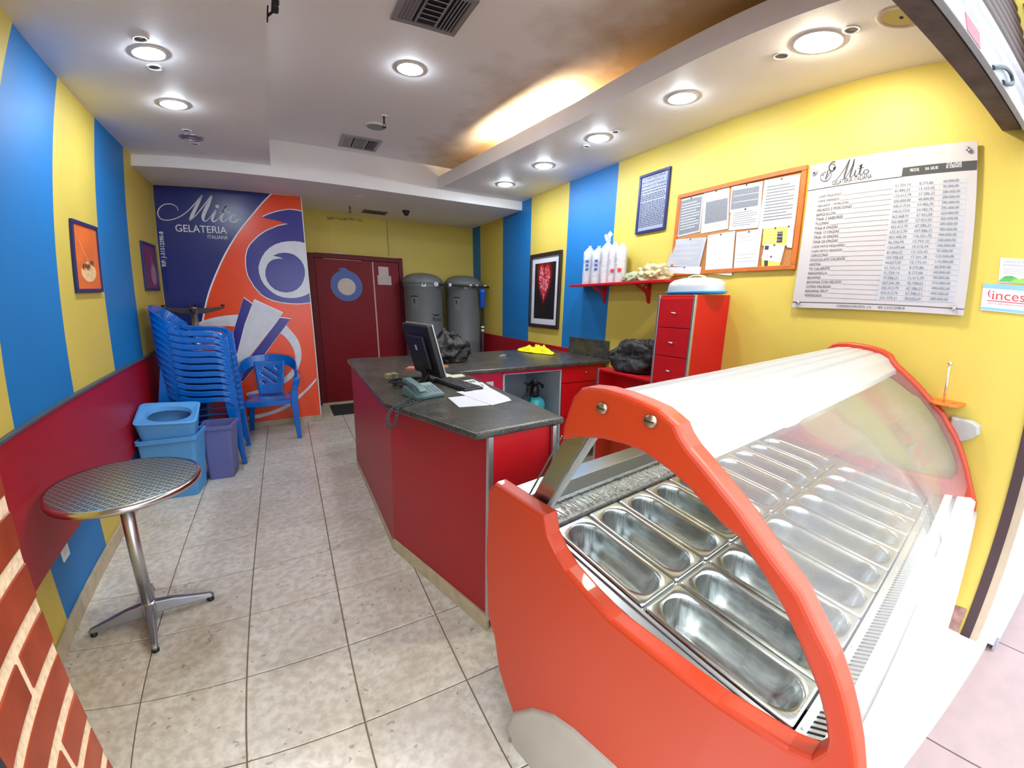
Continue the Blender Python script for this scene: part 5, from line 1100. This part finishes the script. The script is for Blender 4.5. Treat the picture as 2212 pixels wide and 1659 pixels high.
def sleeve(y, h, r, mat, ink_, label, big=False):
    t = tag(empty('cup_sleeve', (3.625, y, 1.666)), label, 'stack of cups', 'bagged stacks of paper cups on the shelf'); n = int(h / .012)
    prof = [(.001, 0)]
    for i in range(n): z = i * h / n; prof += [(r - .004, z), (r, z + .003), (r, z + .006)]
    prof += [(r * .9, h), (.001, h)]
    MB().lathe(prof, 18, None, 0, False).build('cups', mat, t)
    bgp = [(r + .006, 0), (r + .010, h * .3), (r + .006, h * .7), (r + .009, h), (r * .8, h + .02), (r * .45, h + .035), (.012, h + .042), (.02, h + .055)]
    b = MB().lathe(bgp, 22).build('clear_bag', CLEARBAG, t)
    for v in b.data.vertices: n_ = noise.noise(v.co * 30 + Vector((y * 9, 0, 0))) * .007; v.co.x += n_; v.co.y += n_ * .7
    if big:
        m = MB(); m.strip(smoothpath([(0, 0, h + .03), (-.01, .01, h + .06), (-.01, .03, h + .10), (0, .05, h + .085)], 4), [.03] * 13, .002, (1, 0, 0)); m.strip(smoothpath([(0, 0, h + .04), (0, .0, h + .09), (.01, -.02, h + .12)], 4), .05, .002, (1, 0, 0)); m.build('bag_tail', CLEARBAG, t)
    if ink_:
        m = MB()
        for i in range(3 if ink_ == 'b' else 1):
            z = h * .42 + i * .035 if ink_ == 'b' else .085; rr = r + .0012 if ink_ != 'b' else r + .001
            for q in range(1): m.lathe([(rr + .010, z), (rr + .010, z + (.022 if ink_ == 'b' else .028))], 4, None, 0, True, PI + .35, PI + .35 + (.5 if ink_ == 'b' else .6))
        m.build('cup_print', plain('cup_ink_blue', rgb(60, 90, 150), .5) if ink_ == 'b' else plain('cup_ink_red', rgb(200, 50, 60), .5), t)
sleeve(1.095, .285, .046, CUPW, 'b', 'leftmost bagged stack of white cups on the red shelf with blue print')
sleeve(.965, .27, .05, CUPW, 'b', 'second bagged stack of white cups from the left on the red shelf, blue print')
sleeve(.845, .30, .043, CUPP, None, 'third bagged stack of cups from the left with a tall twisted bag top', True)
sleeve(.752, .285, .041, CUPP, 'r', 'fourth bagged stack of pinkish cups on the shelf with a round red mark')
sleeve(.665, .265, .041, CUPP, 'r', 'rightmost bagged stack of pinkish cups on the shelf with a round red mark')
l1 = tag(crumple('lid_bag', (3.62, .50, 1.664), (.06, .11, .048), plasticbag('green_grey_bag', rgb(176, 184, 150), .85), 2.2, .25, 2.5), 'low crumpled greenish plastic bag beside the cup stacks on the shelf', 'bag')
l2 = tag(crumple('lid_bag', (3.615, .29, 1.664), (.07, .13, .075), plasticbag('cream_bag', rgb(222, 208, 160), .8), 8.2, .5, 3.2), 'crumpled clear bag of pale lids at the right end of the red shelf', 'bag')
# signs at the front end
g1 = tag(empty('green_certificate', (XR, -1.70, 1.72)), 'small white notice with green hills above the red-lettered sign', 'sign')
place(ybox(-1.615, -1.80, 1.640, 1.745, .001, .003, .0004).build('sheet', PAPER), g1)
place(MB().prism([(-1.615, 1.645), (-1.64, 1.668), (-1.67, 1.672), (-1.70, 1.660), (-1.74, 1.668), (-1.80, 1.655), (-1.80, 1.645)], XR - .0042, XR - .003, 'yz').build('green_hill', GREEN), g1)
place(MB().prism([(-1.66, 1.645), (-1.69, 1.660), (-1.73, 1.662), (-1.80, 1.648), (-1.80, 1.640)], XR - .005, XR - .0042, 'yz').build('green_hill', plain('light_green_print', rgb(140, 200, 90), .5)), g1)
gt = MB(); W3 = Wall(.0036); text_fit(gt, 'CODIGO ACTIVIDAD', (-1.63, 1.727), (-1.755, 1.727), .007, W3); text_fit(gt, 'ECONOMICAS N', (-1.63, 1.713), (-1.73, 1.713), .007, W3)
for k in range(3): quad((-1.63, 1.70 - .009 * k), (-1.78, 1.70 - .009 * k), .001, W3, gt)
place(gt.build('lettering', INKG), g1)
g2s = tag(empty('institute_sign', (XR, -1.66, 1.575)), 'white sign with red lettering and two light blue bands right of the price board', 'sign')
place(ybox(-1.556, -1.80, 1.515, 1.632, .003, .006, .0004).build('sheet', plain('sign_white', rgb(236, 226, 230), .4)), g2s)
for z0, z1 in ((1.612, 1.633), (1.518, 1.53)): place(ybox(-1.555, -1.80, z0, z1, .006, .0066, .0002).build('blue_band', LBLUE), g2s)
it = MB(); W4 = Wall(.0070); text_fit(it, 'inces', (-1.598, 1.566), (-1.735, 1.566), .036, W4); text_fit(it, 'EVITA SER SANCIONADO', (-1.585, 1.545), (-1.74, 1.545), .007, W4)
quad((-1.580, 1.559), (-1.745, 1.559), .0035, W4, it); stroke(it, [(-1.590, 1.606, .002), (-1.582, 1.594, .006), (-1.586, 1.578, .004), (-1.594, 1.572, .001)], W4)
place(it.build('lettering', REDINK), g2s)
# cone holder behind the case
ch = tag(empty('cone_holder', (3.66, -1.50, 1.08)), 'orange cone holder plate with upright chrome rod on the wall behind the display case', 'cone holder')
zr = 1.09
vs, fs = plate([[(3.712, -1.44), (3.60, -1.44), (3.575, -1.47), (3.58, -1.53), (3.60, -1.555), (3.712, -1.56)], [(3.645 + .016 * math.cos(a * .4), -1.525 + .016 * math.sin(a * .4)) for a in range(16)], [(3.66 + .014 * math.cos(a * .4), -1.47 + .014 * math.sin(a * .4)) for a in range(16)]], .003, .002)
place(MB().add([(x, y, z + zr) for x, y, z in vs], fs).build('orange_plate', plain('orange_plate', rgb(226, 110, 40), .4)), ch)
place(MB().tube([(3.62, -1.493, zr), (3.625, -1.490, zr + .175)], .0045, 10).build('rod', CHROME), ch)
place(MB().lathe([(.001, -.008), (.010, -.002), (.011, .006), (.001, .014)], 14, Matrix.Translation((3.625, -1.49, zr + .178))).build('ball', CHROME), ch)
cu_ = tag(empty('grey_wall_hook', (3.68, -1.58, .98)), 'rounded grey wall bracket below the orange cone holder', 'bracket')
place(MB().add(*[(lambda r: ([(XR - .03 + z, -1.585 - y * 1.0, .985 + x) for x, y, z in r[0]], r[1]))(plate([[(.035, -.05), (.034, .02), (.022, .048), (-.006, .052), (-.03, .03), (-.052, -.01), (-.055, -.05)]], .018, .010))][0]).build('bracket_body', plain('bracket_grey', rgb(170, 170, 166), .45)), cu_)
place(MB().lathe([(.001, 0), (.010, 0), (.010, .003), (.001, .003)], 12, Matrix.Translation((XR - .058, -1.556, .955)) @ Matrix.Rotation(-PI / 2, 4, 'Y')).build('hole', BLACK), cu_)

# ================================================================ LEFT WALL
def picture(nm, y0, y1, z0, z1, fr, art_, label):
    t = tag(empty(nm, (0, (y0 + y1) / 2, (z0 + z1) / 2)), label, 'picture')
    for b in ((y0, y1, z1 - .022, z1), (y0, y1, z0, z0 + .022), (y0, y0 + .022, z0 + .022, z1 - .022), (y1 - .022, y1, z0 + .022, z1 - .022)): place(MB().bbox(0, .02, *b, .003).build('frame_bar', fr), t)
    place(MB().bbox(.0, .012, y0 + .02, y1 - .02, z0 + .02, z1 - .02, .0005).build('print', art_), t); return t
A1 = plain('icecream_art', rgb(222, 108, 40), .35, var=.12, scale=6)
p1 = picture('sundae_picture', 1.066, 1.523, 1.527, 1.940, BLUEF, A1, 'orange dessert picture in a blue frame on the left yellow stripe')
m = MB(); cy, cz0 = 1.30, 1.60
m.add([(.0128, cy + .13 * math.cos(a) * (1 if math.sin(a) < 0 else 1), cz0 + .05 + .06 * math.sin(a)) for a in [k * .2094 for k in range(30)]], [tuple(range(30))])
place(m.build('dish', plain('dish_cream', rgb(232, 190, 140), .4, var=.25, scale=50)), p1)
m = MB(); random.seed(4)
for k in range(9):
    yy, zz_ = cy - .10 + .025 * k, cz0 + .085 + random.uniform(-.012, .03); m.add([(.0131, yy + .022 * math.cos(a), zz_ + .022 * math.sin(a)) for a in [j * .785 for j in range(8)]], [tuple(range(8))])
place(m.build('scoops', plain('scoop_brown', rgb(190, 120, 70), .5, var=.4, scale=60)), p1)
m = MB(); stroke(m, [(1.12, 1.88, .004), (1.20, 1.80, .006), (1.32, 1.70, .004)], lambda p: (.0133, p[0], p[1])); place(m.build('wafer_stick', plain('wafer', rgb(240, 180, 120), .5)), p1)
p2 = picture('cup_picture', 2.655, 3.150, 1.535, 1.962, BLUEF, plain('purple_art', rgb(120, 36, 90), .35, var=.15, scale=6), 'purple ice cream cup picture in a blue frame near the mural')
m = MB(); m.add([(.0128, 2.99 + .10 * math.cos(a), 1.68 + .095 * math.sin(a)) for a in [k * .2094 for k in range(30)]], [tuple(range(30))]); place(m.build('cup', plain('cup_print_pale', rgb(176, 130, 150), .4, var=.3, scale=40)), p2)
m = MB(); stroke(m, [(2.90, 1.90, .004), (2.95, 1.84, .012), (2.97, 1.76, .02)], lambda p: (.0130, p[0], p[1])); place(m.build('steam', plain('steam_pale', rgb(190, 140, 160), .5)), p2)
swp = tag(empty('wall_outlet', (0, .31, .36)), 'white outlet cover on the blue stripe under the red rail', 'outlet')
place(MB().bbox(0, .009, .268, .355, .305, .395, .003).build('cover_plate', WHITEP), swp); place(MB().bbox(.009, .012, .29, .333, .33, .372, .002).build('insert', plain('outlet_insert', rgb(214, 214, 214), .4)), swp)

# ================================================================ TABLES
def pedestal(t, hgt, legang, rad=.275, flip=1, lm=None):
    z = (lambda a: a) if flip > 0 else (lambda a: hgt - a)
    MB().tube([(0, 0, z(.07)), (0, 0, z(hgt - .03))], .028, 20).build('column', ALU, t)
    MB().lathe([(.036, z(.03)), (.036, z(.08)), (.030, z(.10)), (.001, z(.10))], 16).build('hub', ALU, t)
    for a in legang:
        M = Matrix.Rotation(a, 4, 'Z'); m = MB()
        sec = [(.025, .035, .095, .024), (.10, .035, .085, .022), (.18, .028, .062, .019), (rad - .012, .020, .040, .015), (rad, .018, .030, .010)]
        vs = []
        for x, zb, zt, w in sec: vs += [tuple(M @ Vector(q)) for q in ((x, -w, z(zb)), (x, w, z(zb)), (x, w * .72, z(zt)), (x, -w * .72, z(zt)))]
        fs = [(i * 4 + k, i * 4 + (k + 1) % 4, (i + 1) * 4 + (k + 1) % 4, (i + 1) * 4 + k) for i in range(len(sec) - 1) for k in range(4)] + [(0, 1, 2, 3), (19, 18, 17, 16)]
        m.add(vs, fs); l = m.build('leg', lm or plain('cast_aluminium', rgb(158, 160, 166), .4, .9, var=.06), t, bevel=.004)
        MB().lathe([(.013, z(.018)), (.017, z(.012)), (.017, z(.001)), (.001, z(.0))], 12, Matrix.Translation(tuple(M @ Vector((rad - .018, 0, 0))))).build('foot_pad', BLACK, l)
tb = tag(empty('round_table', (.362, .150, 0)), 'round steel bistro table with swirl-finish top standing by the left wall', 'table')
MB().lathe([(.001, .712), (.292, .712), (.302, .709), (.305, .700), (.305, .688), (.298, .684), (.001, .684)], 72).build('table_top', SWIRL, tb)
o = MB().lathe([(.2925, .7128), (.3045, .7115), (.3078, .700), (.3068, .684), (.300, .683)], 72).build('rim_band', CHROME, tb)
pedestal(tb, .70, [math.atan2(.059, .275), math.atan2(-.263, .059), math.atan2(-.059, -.266), math.atan2(.25, -.05)])
tc = tag(empty('upturned_table', (.295, 3.02, 0)), 'bar table turned upside down with its feet in the air behind the stacked chairs', 'table')
MB().lathe([(.001, .001), (.27, .001), (.275, .010), (.275, .024), (.001, .026)], 48).build('table_top', SWIRL, tc)
pedestal(tc, 1.40, [0.05, PI / 2 + .05, PI + .05, -PI / 2 + .05], .262, -1, plain('dark_cast_metal', rgb(74, 72, 72), .6, .3))

# ================================================================ BINS
def bin_(nm, quadb, quadt, z0, z1, mat, label, wall=.006, rim=.012):
    t = tag(empty(nm, (0, 0, 0)), label, 'bin')
    def inset(Q, d):
        cx = sum(p[0] for p in Q) / 4; cy = sum(p[1] for p in Q) / 4
        return [(p[0] + (d if p[0] < cx else -d), p[1] + (d if p[1] < cy else -d)) for p in Q]
    def rnd(Q, r=.022, n=4):
        out = []
        for i in range(4):
            p = Vector(Q[i]); a = (Vector(Q[i - 1]) - p).normalized() * r; b = (Vector(Q[(i + 1) % 4]) - p).normalized() * r
            for k in range(n + 1):
                u = k / n; out.append(tuple(p + a * (1 - u) ** 2 + b * u ** 2))
        return out
    ri_ = [(rnd(quadb), z0), (rnd(quadt), z1 - .03), (rnd(inset(quadt, -rim)), z1 - .028), (rnd(inset(quadt, -rim)), z1), (rnd(inset(quadt, wall)), z1), (rnd(inset(quadb, wall)), z0 + .01)]
    n = len(ri_[0][0]); m = MB(); vs = [(x, y, z) for R, z in ri_ for x, y in R]
    fs = [(j * n + i, j * n + (i + 1) % n, (j + 1) * n + (i + 1) % n, (j + 1) * n + i) for j in range(len(ri_) - 1) for i in range(n)]
    fs += [tuple(range(n - 1, -1, -1)), tuple((len(ri_) - 1) * n + i for i in range(n))]
    m.add(vs, fs); m.build('bin_body', mat, t); return t
bin_('waste_bin', [(.07, 1.63), (.375, 1.615), (.405, 1.85), (.08, 1.87)], [(.045, 1.61), (.405, 1.605), (.435, 1.875), (.05, 1.89)], 0.001, .470, BINL, 'light blue plastic waste bin on the floor behind the round table')
bin_('waste_bin', [(.415, 1.885), (.592, 1.872), (.612, 2.08), (.42, 2.10)], [(.402, 1.875), (.608, 1.865), (.640, 2.09), (.408, 2.115)], 0.001, .455, BINP, 'violet-blue plastic waste bin in front of the chair stack')
# swing-lid hood sitting in the light blue bin
hd = tag(empty('bin_hood', (.24, 1.75, .47)), 'light blue bin hood with oval opening set crooked on the light blue bin', 'bin lid')
def ringp(cx, cy, a, b, n=32, e=4.0, rot=0.0):
    out = []
    for k in range(n):
        t_ = 2 * PI * k / n; c, s_ = math.cos(t_), math.sin(t_); x = a * (abs(c) ** (2 / e)) * (1 if c >= 0 else -1); y = b * (abs(s_) ** (2 / e)) * (1 if s_ >= 0 else -1)
        out.append((cx + x * math.cos(rot) - y * math.sin(rot), cy + x * math.sin(rot) + y * math.cos(rot)))
    return out
rg = [(ringp(.235, 1.745, .160, .112, e=9), .430), (ringp(.235, 1.750, .192, .142, e=9), .572), (ringp(.235, 1.750, .198, .148, e=9), .590), (ringp(.235, 1.750, .184, .134, e=8), .594), (ringp(.24, 1.75, .145, .098, e=2.4), .582), (ringp(.24, 1.75, .138, .092, e=2.4), .555)]
vs = [(x, y, z + (0 if z < .44 else 1) * ((y - 1.62) * .33 - (x - .235) * .06)) for R, z in rg for x, y in R]; n = 32
MB().add(vs, [(j * n + i, j * n + (i + 1) % n, (j + 1) * n + (i + 1) % n, (j + 1) * n + i) for j in range(len(rg) - 1) for i in range(n)]).build('hood_shell', BINL, hd)
for nm in ('hood_shell',): pass
for ch_ in hd.children: ch_.matrix_parent_inverse = Matrix.Translation(hd.location).inverted()

# ================================================================ CHAIRS
def make_chair():
    t = empty('plastic_armchair')
    # facing -y. seat
    m = MB(); N = 12; vs = []
    for i in range(N + 1):
        for j in range(N + 1):
            u, v = i / N * 2 - 1, j / N; w = .235 - .045 * v; y = -.22 + .42 * v
            z = .425 - .018 * v - .012 * (1 - u * u) * math.sin(v * PI) - (.022 * max(0, (0.12 - v) / .12)) ** 1 * 1.0
            vs.append((u * w, y, z))
    m.add(vs, [(i * (N + 1) + j, (i + 1) * (N + 1) + j, (i + 1) * (N + 1) + j + 1, i * (N + 1) + j + 1) for i in range(N) for j in range(N)], 0, True)
    s = m.build('seat', CHAIRB, t); q = s.modifiers.new('s', 'SOLIDIFY'); q.thickness = .008
    m = MB(); m.strip([(-.235, -.218, .40), (0, -.228, .395), (.235, -.218, .40)], .006, .045); m.build('front_apron', CHAIRB, t)
    # back splat with diamond holes
    m = MB(); NU, NV = 16, 24; idx = {}
    for i in range(NU + 1):
        for j in range(NV + 1):
            u, v = i / NU * 2 - 1, j / NV; w = .115 + .035 * v; idx[i, j] = len(m.v)
            m.v.append((u * w, .185 + .085 * v + .02 * (1 - u * u) * v, .412 + .36 * v))
    for i in range(NU):
        for j in range(NV):
            if 3 <= i <= 12 and 8 <= j <= 19 and (i + j) % 3 == 0 and (i - j) % 2 == 0: continue
            m.f.append((idx[i, j], idx[i + 1, j], idx[i + 1, j + 1], idx[i, j + 1])); m.m.append(0); m.sm.append(True)
    b = m.build('backrest', CHAIRB, t); q = b.modifiers.new('s', 'SOLIDIFY'); q.thickness = .007
    # top rail
    P = smoothpath([(-.262, .12, .640), (-.255, .185, .690), (-.225, .245, .745), (-.15, .282, .780), (0, .300, .790), (.15, .282, .780), (.225, .245, .745), (.255, .185, .690), (.262, .12, .640)], 4)
    m = MB(); m.strip(P, .014, [.085 + .035 * (1 - abs(i / (len(P) - 1) * 2 - 1)) for i in range(len(P))], (0, .1, 1)); m.build('top_rail', CHAIRB, t, bevel=.005)
    for s_ in (-1, 1):
        P = smoothpath([(s_ * .258, -.215, .545), (s_ * .268, -.20, .595), (s_ * .273, -.14, .618), (s_ * .272, .0, .622), (s_ * .266, .09, .632), (s_ * .260, .15, .655)], 4)
        m = MB(); m.strip(P, [.040 + .024 * math.sin(PI * min(1, i / (len(P) - 1) * 1.3)) for i in range(len(P))], .042, (0, 0, 1)); m.build('armrest', CHAIRB, t, bevel=.007)
        P = [(s_ * .262, -.252, 0), (s_ * .250, -.232, .20), (s_ * .242, -.216, .40), (s_ * .255, -.207, .52), (s_ * .262, -.205, .580)]
        m = MB(); m.strip(P, [.040, .054, .066, .056, .046], [.034, .050, .075, .085, .095], (0, 1, 0)); m.build('leg', CHAIRB, t, bevel=.007)
        P = [(s_ * .230, .285, 0), (s_ * .208, .240, .22), (s_ * .190, .195, .41)]
        m = MB(); m.strip(P, [.038, .054, .066], [.034, .055, .085], (0, 1, 0)); m.build('leg', CHAIRB, t, bevel=.007)
    return t
c0 = make_chair(); c0.location = (.860, 2.985, 0); c0.rotation_euler = (0, 0, math.radians(-4))
tag(c0, 'single blue plastic armchair standing in front of the mural', 'chair', 'blue plastic armchairs')
ORD = ['bottom', 'second', 'third', 'fourth', 'fifth', 'sixth', 'seventh', 'eighth', 'ninth', 'tenth', 'topmost']
for k in range(11):
    c = copy_tree(c0); c.location = (.400 - .002 * k, 2.43, .0565 * k); c.rotation_euler = (0, 0, math.radians(90))
    tag(c, '%s blue plastic armchair of the tall stack by the left wall%s' % (ORD[k], '' if k in (0, 10) else ', counted from the floor'), 'chair', 'blue plastic armchairs')
